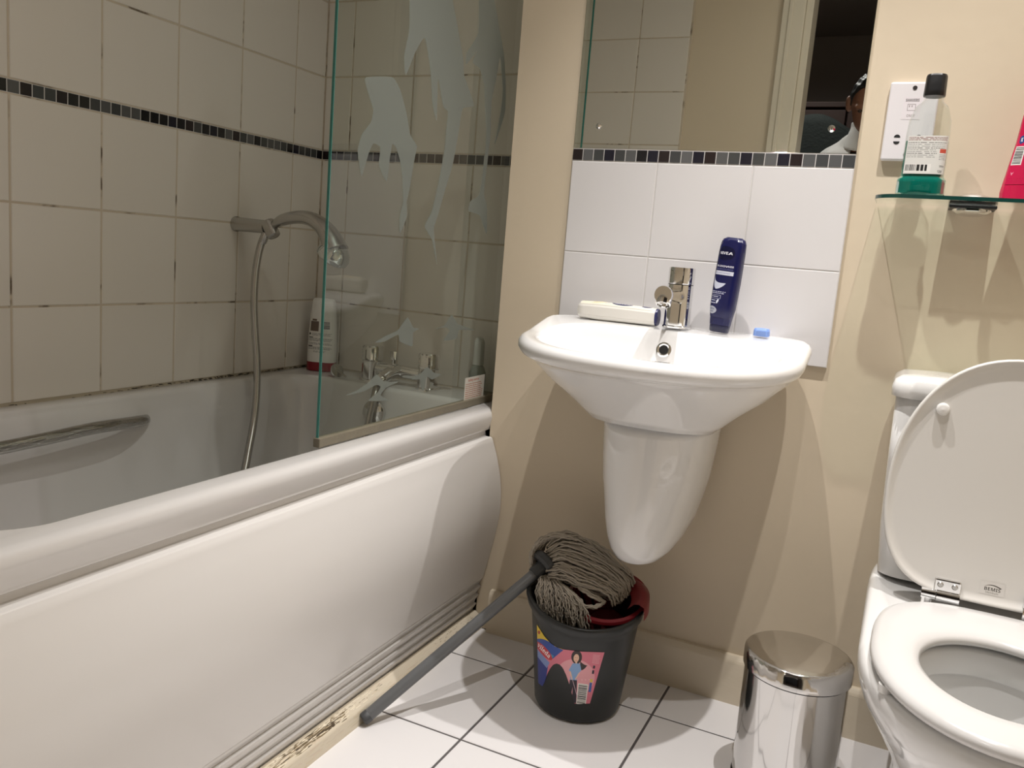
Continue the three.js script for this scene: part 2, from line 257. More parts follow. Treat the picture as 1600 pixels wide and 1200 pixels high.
{ // cream timber strip along the foot of the panel, paint flaking off
  const tex = canvasTex(2048, 128, (c, w, h) => {
    c.fillStyle = '#dbd0bb'; c.fillRect(0, 0, w, h);
    for (let i = 0; i < 900; i++) { const u = rnd() * w, v = rnd() * h; c.fillStyle = `rgba(${150 + rnd() * 60},${125 + rnd() * 50},${85 + rnd() * 50},0.14)`; c.fillRect(u, v, 4 + rnd() * 40, 1 + rnd() * 2); }
    const flake = (u0, u1, n, big) => { for (let i = 0; i < n; i++) { const u = mix(u0, u1, rnd()) * w, v = h * (0.12 + 0.5 * (rnd() + rnd()) / 2); c.fillStyle = ['#55462f', '#473a28', '#7a684b', '#9a8866', '#6b5a40'][Math.floor(rnd() * 5)]; c.beginPath(); const l = big * (4 + rnd() * 22), t = big * (1 + rnd() * 4); for (let k = 0; k < 9; k++) { const a = k / 9 * 6.28; c.lineTo(u + l * Math.cos(a) * (0.6 + 0.4 * rnd()), v + t * Math.sin(a) * (0.5 + 0.5 * rnd())); } c.fill(); } };
    flake(0.36, 0.50, 150, 0.75); flake(0.39, 0.47, 60, 1.15); flake(0.28, 0.62, 110, 0.4); flake(0.02, 0.14, 40, 0.4);
    for (let i = 0; i < 60; i++) { c.fillStyle = '#efe4cd'; c.fillRect((0.30 + 0.25 * rnd()) * w, h * (0.1 + 0.5 * rnd()), 6 + rnd() * 22, 2 + rnd() * 3); }
  });
  const zs = Array.from({ length: 61 }, (_, i) => mix(WZ + 0.002, FZ - 0.008, i / 60));
  const pf = [[0.688, 0.041], [0.694, 0.042], [0.703, 0.037], [0.711, 0.031], [0.7145, 0.026], [0.716, 0.0]];
  const L = [0, 0.15, 0.45, 0.62, 0.7, 1];
  const g = grid(5, 60, (u, v) => { const k = Math.round(u * 5), z = zs[Math.round(v * 60)], chip = k > 0 && k < 5 ? (z > 0.35 && z < 0.8 ? -0.0016 : -0.0004) * rnd() : 0; return [pf[k][0] + chip, pf[k][1] + chip, z]; });
  const uv = g.attributes.uv; for (let i = 0; i < uv.count; i++) { const k = Math.round(uv.getX(i) * 5), v = uv.getY(i); uv.setXY(i, v, 1 - L[k]); }
  struct('trim_2', g, mat([1, 1, 1], 0.6, { map: tex }), 'flaking cream timber strip at the foot of the bath panel');
  // sealant between bath and tiles, with black mould specks
  const mould = canvasTex(2048, 32, (c, w, h) => { c.fillStyle = '#a59a86'; c.fillRect(0, 0, w, h); for (let i = 0; i < 620; i++) { const u = rnd(); const dens = u < 0.28 ? 1 : u < 0.42 ? 0.5 : 0.06; if (rnd() > dens) continue; c.fillStyle = rnd() < 0.7 ? '#15110c' : '#3a2f22'; c.beginPath(); c.ellipse(u * w, h * (0.15 + 0.6 * rnd()), 1 + rnd() * 7, 1 + rnd() * 4, 0, 0, 7); c.fill(); } });
  const bead = grid(4, 40, (u, v) => { const a = u * Math.PI / 2; return [0.0072 - 0.0066 * Math.sin(a), RIM - 0.0006 + 0.0066 * (1 - Math.cos(a)), mix(AZ + 0.001, FZ - 0.01, v)]; });
  { const q = bead.attributes.uv; for (let i = 0; i < q.count; i++) q.setXY(i, q.getY(i), 1 - q.getX(i)); }
  struct('trim_3', bead, mat([1, 1, 1], 0.5, { map: mould }), 'mould-specked sealant between bath rim and tiles');
  struct('trim_4', grid(4, 10, (u, v) => { const a = u * Math.PI / 2; return [mix(0.001, NX - 0.002, v), RIM - 0.0006 + 0.0055 * (1 - Math.cos(a)), AZ + 0.006 - 0.0055 * Math.sin(a)]; }), mat([0.45, 0.40, 0.33], 0.5), 'sealant line behind the bath taps');
}

// ---------------------------------------------------------------- glass bath screen with etched leaping dolphins
{
  const t = thing('bath_screen', 'clear glass bath screen etched with leaping dolphins and waves', 'screen');
  const X = 0.638, T = 0.005, Y0 = 0.566, Y1 = 1.97, Z0 = AZ + 0.012, Z1 = 0.580;
  const K = 1.0289, kz = z => 1.7719 + (z - 1.7719) * K, ky = y => 0.93 + (y - 0.93) * K; // outlines were measured 26 mm further out
  const pane = mesh('glass_pane', grid(1, 1, (u, v) => [X, mix(Y0, Y1, v), mix(Z0, Z1, u)]), M.glass, t);
  const ed = mesh('glass_edge', merge([box(X - T / 2, X + T / 2, Y0, Y1, Z1, Z1 + 0.0016), box(X - T / 2, X + T / 2, Y1, Y1 + 0.002, Z0, Z1 + 0.0016)]), M.glassEdge, t); ed.userData.label = 'dark green polished glass edge';
  mesh('wall_channel', rbox(X - 0.011, X + 0.011, RIM + 0.002, Y1, AZ, Z0 + 0.01, 0.002), M.chromeDull, t);
  const seal = mesh('bottom_seal', merge([rbox(X - 0.007, X + 0.008, RIM + 0.0003, Y0 + 0.008, Z0, Z1 + 0.004, 0.002)]), mat([0.24, 0.21, 0.15], 0.5, { bumpMap: noiseTex(128, (u, v) => fbm(u, v, 8, 3), 6), bumpScale: 0.001 }), t); seal.userData.label = 'yellowed rubber seal along the rim';
  const etch = (name, pts) => { const s = new THREE.Shape(); const c = new THREE.CatmullRomCurve3(pts.map(p => V(kz(p[0]), ky(p[1]), 0)), true, 'catmullrom', 0.25); const P = c.getPoints(pts.length * 5); P.forEach((p, i) => i ? s.lineTo(-p.x, p.y) : s.moveTo(-p.x, p.y)); const g = new THREE.ShapeGeometry(s); g.rotateY(Math.PI / 2); g.translate(X + 0.0012, 0, 0); return mesh(name, g, M.frost, pane); };
  etch('etched_dolphin', [[.528, 1.21], [.447, 1.228], [.419, 1.212], [.392, 1.173], [.376, 1.138], [.35, 1.121], [.354, 1.10], [.358, 1.084], [.365, 1.043], [.374, 1.012], [.370, .985], [.391, .951], [.396, .981], [.387, 1.01], [.394, 1.054], [.405, 1.084], [.42, 1.106], [.434, 1.112], [.44, 1.085], [.446, 1.042], [.474, 1.069], [.472, 1.10], [.494, 1.104], [.507, 1.085], [.525, 1.043], [.54, 1.085], [.529, 1.115], [.505, 1.139], [.5, 1.161], [.519, 1.188]]);
  etch('etched_dolphin', [[.41, 1.44], [.385, 1.54], [.34, 1.63], [.29, 1.56], [.268, 1.48], [.258, 1.43], [.226, 1.378], [.191, 1.316], [.183, 1.288], [.132, 1.238], [.18, 1.222], [.191, 1.17], [.206, 1.105], [.231, 1.048], [.256, .99], [.266, .967], [.255, .931], [.243, .894], [.27, .944], [.302, .97], [.279, 1.0], [.265, 1.04], [.254, 1.081], [.243, 1.132], [.242, 1.17], [.24, 1.205], [.26, 1.212], [.287, 1.26], [.282, 1.18], [.302, 1.21], [.318, 1.27], [.345, 1.322], [.374, 1.29], [.403, 1.241], [.412, 1.273], [.4, 1.327]]);
  etch('etched_dolphin', [[.146, 1.48], [.13, 1.54], [.10, 1.50], [.06, 1.45], [.045, 1.426], [.008, 1.37], [-.012, 1.31], [-.018, 1.25], [.022, 1.17], [.002, 1.25], [.002, 1.30], [.026, 1.362], [.037, 1.316], [.052, 1.26], [.045, 1.194], [.05, 1.13], [.056, 1.06], [.037, 1.032], [.028, .969], [.069, 1.009], [.123, 1.015], [.116, 1.037], [.077, 1.056], [.064, 1.153], [.068, 1.201], [.078, 1.234], [.093, 1.288], [.12, 1.318], [.15, 1.322], [.134, 1.35], [.178, 1.311], [.178, 1.335], [.135, 1.386]]);
  etch('etched_wave', [[.538, .651], [.506, .656], [.473, .666], [.443, .68], [.415, .663], [.364, .658], [.407, .651], [.426, .638], [.398, .624], [.467, .632], [.436, .645], [.428, .655], [.444, .66], [.484, .652]]);
  etch('etched_wave', [[.317, .658], [.284, .666], [.255, .678], [.225, .663], [.195, .657], [.231, .649], [.256, .657], [.264, .628], [.277, .638], [.281, .654]]);
  etch('etched_wave', [[.455, .743], [.418, .754], [.378, .763], [.346, .787], [.322, .766], [.299, .762], [.321, .755], [.321, .727], [.369, .74], [.377, .754], [.423, .743]]);
  etch('etched_wave', [[.233, .759], [.193, .765], [.167, .787], [.133, .765], [.052, .747], [.127, .751], [.137, .732], [.193, .731], [.17, .751], [.188, .76]]);
  const lab = canvasTex(256, 160, (c, w, h) => { c.fillStyle = '#dedad0'; c.fillRect(0, 0, w, h); txt(c, 'Safety notice', 40, 28, 22, '#b4553a', { b: 1 }); for (let i = 0; i < 8; i++) lines(c, 14, 240, 42 + i * 13, 1, 12, '#b9694c', 5); });
  const lb = mesh('warning_label', grid(1, 1, (u, v) => [X + 0.0016, mix(ky(0.579), ky(0.637), v), mix(kz(0.082), kz(-0.017), u)]), mat([1, 1, 1], 0.6, { map: lab }), pane); lb.userData.label = 'white warning label with red print';
}

// ---------------------------------------------------------------- bath mixer, shower, bath bottles
{
  const t = thing('bath_mixer_tap', 'chrome bath mixer tap on the bath rim behind the screen', 'tap');
  const Z = -0.128;
  for (const x of [0.262, 0.442]) { mesh('pillar', lathe([[0.033, 0], [0.033, 0.004], [0.028, 0.006], [0.0275, 0.055]], [x, RIM, Z]), M.chrome, t); const k = mesh('knob', lathe([[0.027, 0.055], [0.029, 0.057], [0.029, 0.092], [0.026, 0.096], [0, 0.097]], [x, RIM, Z]), M.chrome, t); }
  mesh('bridge', cyl([0.262, RIM + 0.036, Z], [0.442, RIM + 0.036, Z], 0.018), M.chrome, t);
  mesh('spout', capTube([[0.352, RIM + 0.036, Z], [0.352, RIM + 0.034, Z + 0.05], [0.352, RIM + 0.022, Z + 0.085]], 0.017), M.chrome, t);
  mesh('diverter_knob', lathe([[0.006, 0.048], [0.006, 0.064], [0.011, 0.066], [0.011, 0.088], [0, 0.09]], [0.332, RIM, Z]), M.chrome, t);
}
{
  const t = thing('shower_bracket', 'dull chrome shower holder fixed to the tiled wall', 'bracket');
  mesh('arm', latheAxis([[0, 0], [0.019, 0], [0.0195, 0.006], [0.0175, 0.012], [0.0165, 0.10], [0.0, 0.10]], [0.0, 0.948, 0.128], [1, -0.02, 0]), M.chromeDull, t);
  mesh('cradle', latheAxis([[0, -0.018], [0.016, -0.018], [0.0175, -0.012], [0.0165, 0.022], [0.014, 0.024], [0, 0.024]], [0.113, 0.944, 0.128], [0.55, -0.8, 0]), M.chromeDull, t);
  const h = thing('shower_handset', 'chrome handheld shower with arched handle and clear head', 'shower head');
  const path = new THREE.CatmullRomCurve3([[0.120, 0.951, 0.127], [0.150, 0.966, 0.126], [0.19, 0.975, 0.124], [0.23, 0.974, 0.122], [0.268, 0.957, 0.120], [0.293, 0.930, 0.119], [0.308, 0.902, 0.118]].map(p => V(...p)));
  const RR = [0.009, 0.015, 0.0165, 0.018, 0.021, 0.026, 0.031];
  const rings = []; for (let i = 0; i <= 40; i++) { const s = i / 40, p = path.getPoint(s), tg = path.getTangent(s), sd = V(0, 0, 1), up = sd.clone().cross(tg).normalize(), k = s * 6, r = mix(RR[Math.floor(k)], RR[Math.min(6, Math.floor(k) + 1)], k % 1); rings.push(Array.from({ length: 18 }, (_, q) => { const a = q / 18 * 2 * Math.PI; return p.clone().addScaledVector(sd, r * 1.15 * Math.cos(a)).addScaledVector(up, r * 0.95 * Math.sin(a)).toArray(); })); }
  mesh('handle', loft(rings, { capA: true, capB: true }), M.chromeDull, h);
  mesh('head', latheAxis([[0, 0.026], [0.022, 0.023], [0.036, 0.010], [0.041, -0.004], [0.040, -0.014], [0.035, -0.018], [0, -0.018]], [0.305, 0.896, 0.118], [0.55, 0.83, 0.0]), mat([0.62, 0.64, 0.62], 0.1, { metalness: 0.85 }), h);
  mesh('spray_face', latheAxis([[0, -0.0195], [0.028, -0.0195], [0.030, -0.018]], [0.307, 0.898, 0.118], [0.55, 0.83, 0.0]), mat([0.45, 0.46, 0.45], 0.3), h);
  const hose = thing('shower_hose', 'ribbed chrome shower hose hanging into the bath', 'hose');
  const hp = new THREE.CatmullRomCurve3([[0.100, 0.930, 0.128], [0.088, 0.905, 0.130], [0.076, 0.84, 0.133], [0.074, 0.76, 0.134], [0.078, 0.68, 0.131], [0.086, 0.61, 0.130], [0.096, 0.53, 0.138], [0.112, 0.455, 0.163], [0.135, 0.385, 0.205], [0.165, 0.315, 0.25], [0.22, 0.235, 0.28], [0.29, 0.20, 0.24], [0.325, 0.23, 0.13], [0.338, 0.34, 0.03], [0.341, 0.45, -0.005], [0.343, 0.54, -0.03], [0.330, 0.566, -0.062], [0.318, 0.575, -0.085]].map(p => V(...p)));
  { const n = 620, rings2 = [], fr = hp.computeFrenetFrames(n); for (let i = 0; i <= n; i++) { const p = hp.getPointAt(i / n), r = i % 2 ? 0.0080 : 0.0101; rings2.push(Array.from({ length: 10 }, (_, q) => { const a = q / 10 * 2 * Math.PI; return p.clone().addScaledVector(fr.normals[i], r * Math.cos(a)).addScaledVector(fr.binormals[i], r * Math.sin(a)).toArray(); })); } mesh('ribbed_tube', loft(rings2), M.chromeDull, hose); }
  mesh('end_nut', latheAxis([[0, 0], [0.0095, 0], [0.0105, 0.012], [0.009, 0.028], [0, 0.028]], [0.0915, 0.907, 0.130], [0.35, 0.93, 0]), M.chromeDull, hose);
}
// bottle made from levels [y, halfWidth, halfDepth, exponent]
const bpos = (tab) => (a, y) => { const [w, d, e] = interp(tab, y); return [w * sup(Math.cos(a), e), y, d * sup(Math.sin(a), e)]; };
function bottleGeo(tab, n = 36, sub = 4) { const f = bpos(tab), R = []; for (let i = 0; i < tab.length - 1; i++) for (let k = 0; k < sub; k++) R.push(mix(tab[i][0], tab[i + 1][0], k / sub)); R.push(tab[tab.length - 1][0]); return loft(R.map(y => Array.from({ length: n }, (_, q) => f(q / n * 2 * Math.PI, y))), { capA: true, capB: true, crease: 0.7 }); }
function labelGeo(tab, a0, a1, y0, y1, off = 0.0006) { const f = bpos(tab.map(([y, w, d, e]) => [y, w + off, d + off, e])); return grid(24, 14, (u, v) => f(mix(a0, a1, u) * Math.PI / 180, mix(y0, y1, v))); }
{ // conditioner bottle standing on its red cap in the bath corner
  const t = thing('conditioner_bottle', 'white conditioner bottle standing on its dark red cap in bath corner', 'bottle'); t.position.set(0.077, RIM + 0.0005, -0.145); t.rotation.y = 0.35; t.scale.set(0.95, 1, 0.95);
  const cap = [[0, 0.040, 0.024, 0.7], [0.003, 0.043, 0.027, 0.7], [0.024, 0.043, 0.027, 0.7], [0.026, 0.042, 0.026, 0.7]];
  const bod = [[0.026, 0.0425, 0.027, 0.7], [0.07, 0.0425, 0.027, 0.7], [0.16, 0.038, 0.024, 0.72], [0.197, 0.034, 0.018, 0.75], [0.204, 0.031, 0.014, 0.8], [0.206, 0.026, 0.010, 0.8]];
  mesh('cap', bottleGeo(cap), mat([0.22, 0.008, 0.018], 0.3), t); mesh('body', bottleGeo(bod), mat([0.80, 0.78, 0.74], 0.35), t);
  const tx = canvasTex(256, 420, (c, w, h) => { c.fillStyle = '#e4e1da'; c.fillRect(0, 0, w, h); c.fillStyle = '#6b5a50'; c.fillRect(55, 8, 50, 22); c.fillRect(35, 35, 85, 120); barcode(c, 140, 30, 70, 100, true); c.fillStyle = '#222'; c.beginPath(); c.arc(34, 190, 14, 0, 7); c.fill(); lines(c, 62, 240, 178, 3, 12, '#777', 5); lines(c, 24, 240, 240, 3, 14, '#666', 6); c.fillStyle = '#222'; c.fillRect(20, 226, 60, 9); lines(c, 24, 240, 295, 2, 14, '#666', 6); c.fillStyle = '#222'; c.fillRect(20, 330, 60, 12); lines(c, 24, 240, 345, 3, 12, '#777', 6); lines(c, 90, 170, 392, 2, 12, '#888', 5); });
  mesh('back_label', labelGeo(bod, 150, 30, 0.052, 0.150), mat([1, 1, 1], 0.4, { map: tx }), t);
}
{
  const t = thing('bath_plug', 'chrome bath plug lying on the rim beside the conditioner bottle', 'plug');
  mesh('disc', latheAxis([[0, 0.004], [0.018, 0.003], [0.020, 0.0], [0.018, -0.004], [0, -0.005]], [0.172, RIM + 0.0175, -0.092], [0.8, 0.35, 0.35]), M.chromeDull, t);
  mesh('stem', cyl([0.172, RIM + 0.0175, -0.092], [0.205, RIM + 0.005, -0.088], 0.0035), M.chromeDull, t);
}
{
  const t = thing('shampoo_bottle', 'slim clear bottle with white top behind the screen label', 'bottle'); t.position.set(0.574, RIM + 0.0005, -0.155);
  const bod = [[0, 0.020, 0.020, 1], [0.003, 0.022, 0.022, 1], [0.06, 0.022, 0.022, 1], [0.075, 0.016, 0.016, 1], [0.08, 0.012, 0.012, 1]];
  mesh('body', bottleGeo(bod), mat([0.55, 0.58, 0.53], 0.15, { transmission: 0.6, thickness: 0 }), t);
  mesh('cap', bottleGeo([[0.08, 0.015, 0.015, 1], [0.14, 0.0135, 0.0135, 1], [0.150, 0.009, 0.009, 1], [0.152, 0.004, 0.004, 1]]), mat([0.62, 0.62, 0.58], 0.35), t);
}

// ---------------------------------------------------------------- splashback and mirror
{
  const t = thing('tiled_splashback', 'white tiled splashback with mosaic border behind the basin', 'splashback');
  const X = [0.8496, 1.045, 1.245, 1.436], Y = [0.754, 0.946, 1.1447];
  mesh('tile_bed', box(X[0] + 0.0005, X[3] - 0.0005, Y[0] + 0.001, 1.171, WZ, -0.0013), M.groutWhite, t);
  for (let i = 0; i < 3; i++) for (let j = 0; j < 2; j++) { const o = mesh('tile', tileGeo(X[i + 1] - X[i] - 0.0022, Y[j + 1] - Y[j] - 0.0022), M.tileSplash, t); place(o, (X[i] + X[i + 1]) / 2, (Y[j] + Y[j + 1]) / 2, 0); }
  const seq = [3, 5, 2, 4, 2, 1, 0, 4, 3, 2, 5, 4, 3, 1, 2, 4, 2, 5, 4, 3, 1, 2, 1, 2];
  for (let i = 0; i < 24; i++) { const w = (X[3] - X[0]) / 24, o = mesh('mosaic_tile', tileGeo(w - 0.0018, 0.0235, 0.005, 0.0008), M.chips[seq[i]], t); place(o, X[0] + w * (i + 0.5), 1.1578, 0); }
  const m = thing('wall_mirror', 'frameless rectangular wall mirror above the basin splashback', 'mirror');
  const mg = rbox(X[0], X[3], 1.1715, 1.86, WZ, -0.003, 0.0012, 1);
  mesh('mirror_glass', mg, M.mirror, m);
  mesh('bottom_strip', rbox(X[0], X[3], 1.1690, 1.1722, WZ, -0.0015, 0.0008), M.chrome, m);
  for (const [x, y] of [[0.904, 1.219], [1.384, 1.219], [0.904, 1.80], [1.384, 1.80]]) mesh('screw_cap', latheAxis([[0, 0.006], [0.0035, 0.0055], [0.006, 0.003], [0.007, 0]], [x, y, -0.003], [0, 0, 1], 20), M.chrome, m);
}

// ---------------------------------------------------------------- wash basin, pedestal, tap
const BX = 1.137;
function dring(hw, zf, zb, zc, eb, n, yf) { const r = []; for (let i = 0; i < n; i++) { const a = i / n * 2 * Math.PI, c = Math.cos(a), s = Math.sin(a); const e = s < 0 ? eb : 1; const x = BX + hw * sup(c, s < 0 ? e : 0.92), z = zc + (s >= 0 ? (zf - zc) * sup(s, 0.92) : (zc - zb) * sup(s, e)); r.push([x, typeof yf === 'function' ? yf(z) : yf, z]); } return r; }
const rimY = z => 0.806 - 0.026 * smooth(0.085, 0.22, z) - 0.012 * smooth(0.2, 0.42, z);
{
  const t = thing('wash_basin', 'white ceramic wall-hung wash basin with wide curved rim', 'basin');
  const N = 96, B = WZ + 0.0005, O = (hw, zf, y, dz = 0) => dring(hw, zf, B, 0.17, 0.42, N, y);
  mesh('bowl', loft([
    O(0.10, 0.20, 0.622), O(0.125, 0.245, 0.620), O(0.142, 0.262, 0.635), O(0.172, 0.300, 0.662), O(0.214, 0.345, 0.695), O(0.240, 0.380, 0.722), O(0.254, 0.396, 0.735),
    O(0.263, 0.406, z => rimY(z) - 0.036), O(0.272, 0.416, z => rimY(z) - 0.030), O(0.277, 0.422, z => rimY(z) - 0.020), O(0.276, 0.421, z => rimY(z) - 0.010), O(0.270, 0.415, z => rimY(z) - 0.003), O(0.262, 0.406, z => rimY(z)),
    dring(0.240, 0.380, 0.112, 0.20, 0.65, N, z => rimY(z) - 0.0015), dring(0.231, 0.370, 0.118, 0.20, 0.65, N, z => rimY(z) - 0.008), dring(0.226, 0.358, 0.123, 0.20, 0.7, N, z => rimY(z) - 0.022),
    dring(0.205, 0.335, 0.130, 0.21, 0.8, N, 0.735), dring(0.165, 0.305, 0.142, 0.215, 0.9, N, 0.700), dring(0.105, 0.270, 0.165, 0.22, 1, N, 0.676), dring(0.04, 0.245, 0.20, 0.222, 1, N, 0.667)], { capA: true, capB: true }), M.ceramic, t);
  const ovr = mesh('overflow_ring', latheAxis([[0.0095, -0.004], [0.0095, 0.003], [0.012, 0.005], [0.0155, 0.003], [0.0165, -0.003]], [BX - 0.002, 0.763, 0.1245], [0, 0.28, 1]), M.chrome, t);
  mesh('overflow_hole', latheAxis([[0, 0.0028], [0.0097, 0.0028]], [BX - 0.002, 0.763, 0.1245], [0, 0.28, 1]), M.dark, ovr);
  mesh('waste', lathe([[0, 0.003], [0.02, 0.003], [0.03, 0.001], [0.031, -0.003]], [BX, 0.6675, 0.222]), M.chrome, t);
  const p = thing('semi_pedestal', 'white ceramic half pedestal hanging below the wash basin', 'pedestal');
  // rings lean forward towards the bottom: the back edge rises to the wall
  const pr = (hw, zf, zb, y) => Array.from({ length: 64 }, (_, i) => { const a = i / 64 * 2 * Math.PI, c = Math.cos(a), q = Math.sin(a), zc = mix(zb, zf, 0.25); return [BX - 0.001 + hw * sup(c, q < 0 ? 0.6 : 0.9), y, zc + (q > 0 ? (zf - zc) * sup(q, 0.85) : (zc - zb) * sup(q, 0.6))]; });
  mesh('shroud', loft([pr(0.116, 0.240, B, 0.6185), pr(0.114, 0.243, B, 0.60), pr(0.110, 0.246, B, 0.55), pr(0.104, 0.247, B, 0.50), pr(0.096, 0.247, B, 0.46), pr(0.088, 0.245, 0.008, 0.42), pr(0.076, 0.240, 0.045, 0.385), pr(0.063, 0.232, 0.082, 0.360), pr(0.047, 0.220, 0.115, 0.343), pr(0.028, 0.203, 0.142, 0.3345), pr(0.010, 0.182, 0.162, 0.3315)], { capA: true, capB: true }), M.ceramic, p);
  const bolt = mesh('fixing_cap', latheAxis([[0, 0.004], [0.007, 0.003], [0.0095, 0]], [BX + 0.100, 0.562, 0.100], [0.93, 0, 0.36], 20), M.white, p); bolt.userData.label = 'small white fixing cap on the side';
}
{
  const t = thing('basin_tap', 'chrome single-lever mixer tap on the wash basin', 'tap');
  const a = [BX + 0.002, rimY(0.068) + 0.0005, 0.062];
  mesh('body', lathe([[0.0, 0], [0.029, 0], [0.0292, 0.003], [0.0270, 0.005], [0.0266, 0.088], [0, 0.088]], a), M.chrome, t);
  mesh('lever_cap', lathe([[0.0, 0.0895], [0.0264, 0.0895], [0.0270, 0.091], [0.0270, 0.121], [0.0263, 0.123], [0, 0.1235]], a), M.chrome, t);
  mesh('cap_seam', lathe([[0.0254, 0.0875], [0.0254, 0.0900]], a), M.dark, t);
  const sp = mesh('spout', latheAxis([[0, 0], [0.0165, 0], [0.0165, 0.105], [0.0180, 0.108], [0.0180, 0.116], [0.017, 0.118], [0, 0.118]], [a[0], a[1] + 0.063, a[2] + 0.012], [0, 0.05, 1]), M.chrome, t);
  mesh('aerator', latheAxis([[0, 0], [0.0150, 0], [0.0150, 0.013], [0.0135, 0.015], [0.011, 0.0155], [0.0105, 0.011], [0, 0.011]], [a[0], a[1] + 0.062, a[2] + 0.117], [0, -0.86, 0.5]), M.chrome, sp);
}
// things lying on the basin
{
  const t = thing('body_lotion_bottle', 'dark blue lotion bottle standing upside down beside the basin tap', 'bottle'); t.position.set(1.226, rimY(0.06) + 0.0008, 0.056); t.rotation.set(0, -0.15, -0.055);
  const cap = [[0, 0.0185, 0.012, 0.75], [0.002, 0.0195, 0.013, 0.75], [0.014, 0.0205, 0.0135, 0.75]];
  const bod = [[0.0145, 0.021, 0.0138, 0.75], [0.03, 0.0225, 0.0145, 0.75], [0.048, 0.0255, 0.0165, 0.75], [0.10, 0.0268, 0.0165, 0.75], [0.16, 0.0262, 0.0145, 0.75], [0.178, 0.0255, 0.012, 0.75], [0.186, 0.0225, 0.0095, 0.8], [0.190, 0.015, 0.006, 0.9]];
  const navy = mat([0.009, 0.010, 0.068], 0.25);
  mesh('cap', bottleGeo(cap), mat([0.006, 0.007, 0.045], 0.3), t); mesh('body', bottleGeo(bod), navy, t);
  const tx = canvasTex(256, 768, (c, w, h) => {
    c.fillStyle = '#181a4a'; c.fillRect(0, 0, w, h); c.fillStyle = '#0e1134'; c.beginPath(); c.arc(118, 122, 72, 0, 7); c.fill(); txt(c, 'NIVEA', 118, 134, 36, '#f2f2f6', { b: 1, a: 'center' });
    txt(c, 'IN-SHOWER', 126, 262, 27, '#e8e8f0', { b: 1, a: 'center' }); txt(c, 'BODY MOISTURISER', 126, 288, 16, '#8b90b8', { a: 'center' }); c.fillStyle = '#d4d6e4'; c.fillRect(44, 300, 166, 40); txt(c, 'SKIN CONDITIONER', 52, 326, 14, '#333a78');
    c.fillStyle = '#cfd3e4'; c.beginPath(); c.moveTo(46, 358); c.quadraticCurveTo(60, 430, 160, 420); c.quadraticCurveTo(150, 480, 90, 486); c.quadraticCurveTo(44, 470, 46, 358); c.fill();
    lines(c, 34, 170, 506, 2, 16, '#c9cce0', 8); c.strokeStyle = '#c9cce0'; c.lineWidth = 3; c.strokeRect(36, 545, 110, 36); lines(c, 52, 130, 558, 1, 10, '#c9cce0', 8); lines(c, 40, 110, 596, 2, 26, '#c9cce0', 10); c.fillStyle = '#d8dbea'; c.beginPath(); c.ellipse(128, 608, 9, 24, 0.3, 0, 7); c.fill();
    c.fillStyle = '#aeb1bd'; c.beginPath(); c.ellipse(70, 700, 62, 40, 0, 0, 7); c.fill(); txt(c, 'NIVEA', 70, 698, 26, '#555a70', { b: 1, a: 'center' }); txt(c, 'BODY', 70, 722, 22, '#555a70', { b: 1, a: 'center' });
  });
  mesh('front_print', labelGeo(bod, 165, 40, 0.030, 0.182, 0.0004), mat([1, 1, 1], 0.25, { map: tx }), t);
}
{
  const t = thing('lying_lotion_bottle', 'white lotion bottle lying on the back of the basin', 'bottle');
  const g = new THREE.Group();
  const bod = [[0, 0.014, 0.0145, 0.85], [0.004, 0.0185, 0.0165, 0.85], [0.05, 0.0205, 0.0165, 0.85], [0.15, 0.0190, 0.0165, 0.85], [0.174, 0.0185, 0.0165, 0.85]];
  const tf = q => { q.rotateZ(-Math.PI / 2); q.rotateY(-0.04); q.translate(0.922, rimY(0.06) + 0.0168, 0.056); return q; };
  mesh('body', tf(bottleGeo(bod)), mat([0.80, 0.775, 0.72], 0.35), t);
  mesh('base_cap', tf(bottleGeo([[0.1742, 0.0182, 0.0163, 0.85], [0.178, 0.0172, 0.0153, 0.85], [0.179, 0.012, 0.0105, 0.9]])), mat([0.02, 0.022, 0.10], 0.35), t);
  // printed patches: the side facing up / front is angle ~ 90..180 deg
  const tx = canvasTex(512, 160, (c, w, h) => { c.fillStyle = '#e9e3d4'; c.fillRect(0, 0, w, h); c.fillStyle = '#ecd7b2'; c.beginPath(); c.ellipse(70, 60, 110, 70, 0.2, 0, 7); c.fill(); c.fillStyle = '#f0e6cf'; c.beginPath(); c.ellipse(30, 90, 60, 40, 0.3, 0, 7); c.fill(); c.fillStyle = '#1c2350'; c.beginPath(); c.ellipse(290, 80, 74, 50, 0, 0, 7); c.fill(); txt(c, 'NIVEA', 290, 92, 36, '#f0f0f4', { b: 1, a: 'center' }); c.beginPath(); c.fillStyle = '#2a3060'; c.ellipse(462, 80, 36, 34, 0, 0, 7); c.fill(); lines(c, 170, 210, 40, 4, 22, '#6a6f8c', 6); });
  const f = bpos(bod.map(([y, w, d, e]) => [y, w + 0.0004, d + 0.0004, e]));
  mesh('print', tf(grid(24, 10, (u, v) => f(mix(130, 215, v) * Math.PI / 180, mix(0.006, 0.168, u)))), mat([1, 1, 1], 0.4, { map: tx }), t);
}
{
  const o = mesh('bottle_cap', (() => { const g = bottleGeo([[0, 0.0152, 0.0120, 0.7], [0.001, 0.0160, 0.0127, 0.7], [0.0125, 0.0155, 0.0123, 0.7], [0.0155, 0.0138, 0.0105, 0.75], [0.0162, 0.009, 0.006, 0.9]]); g.translate(1.3085, rimY(0.04) + 0.0006, 0.044); return g; })(), mat([0.22, 0.36, 0.78], 0.4));
  tag(o, 'small light blue bottle cap on the right of the basin', 'cap');
}

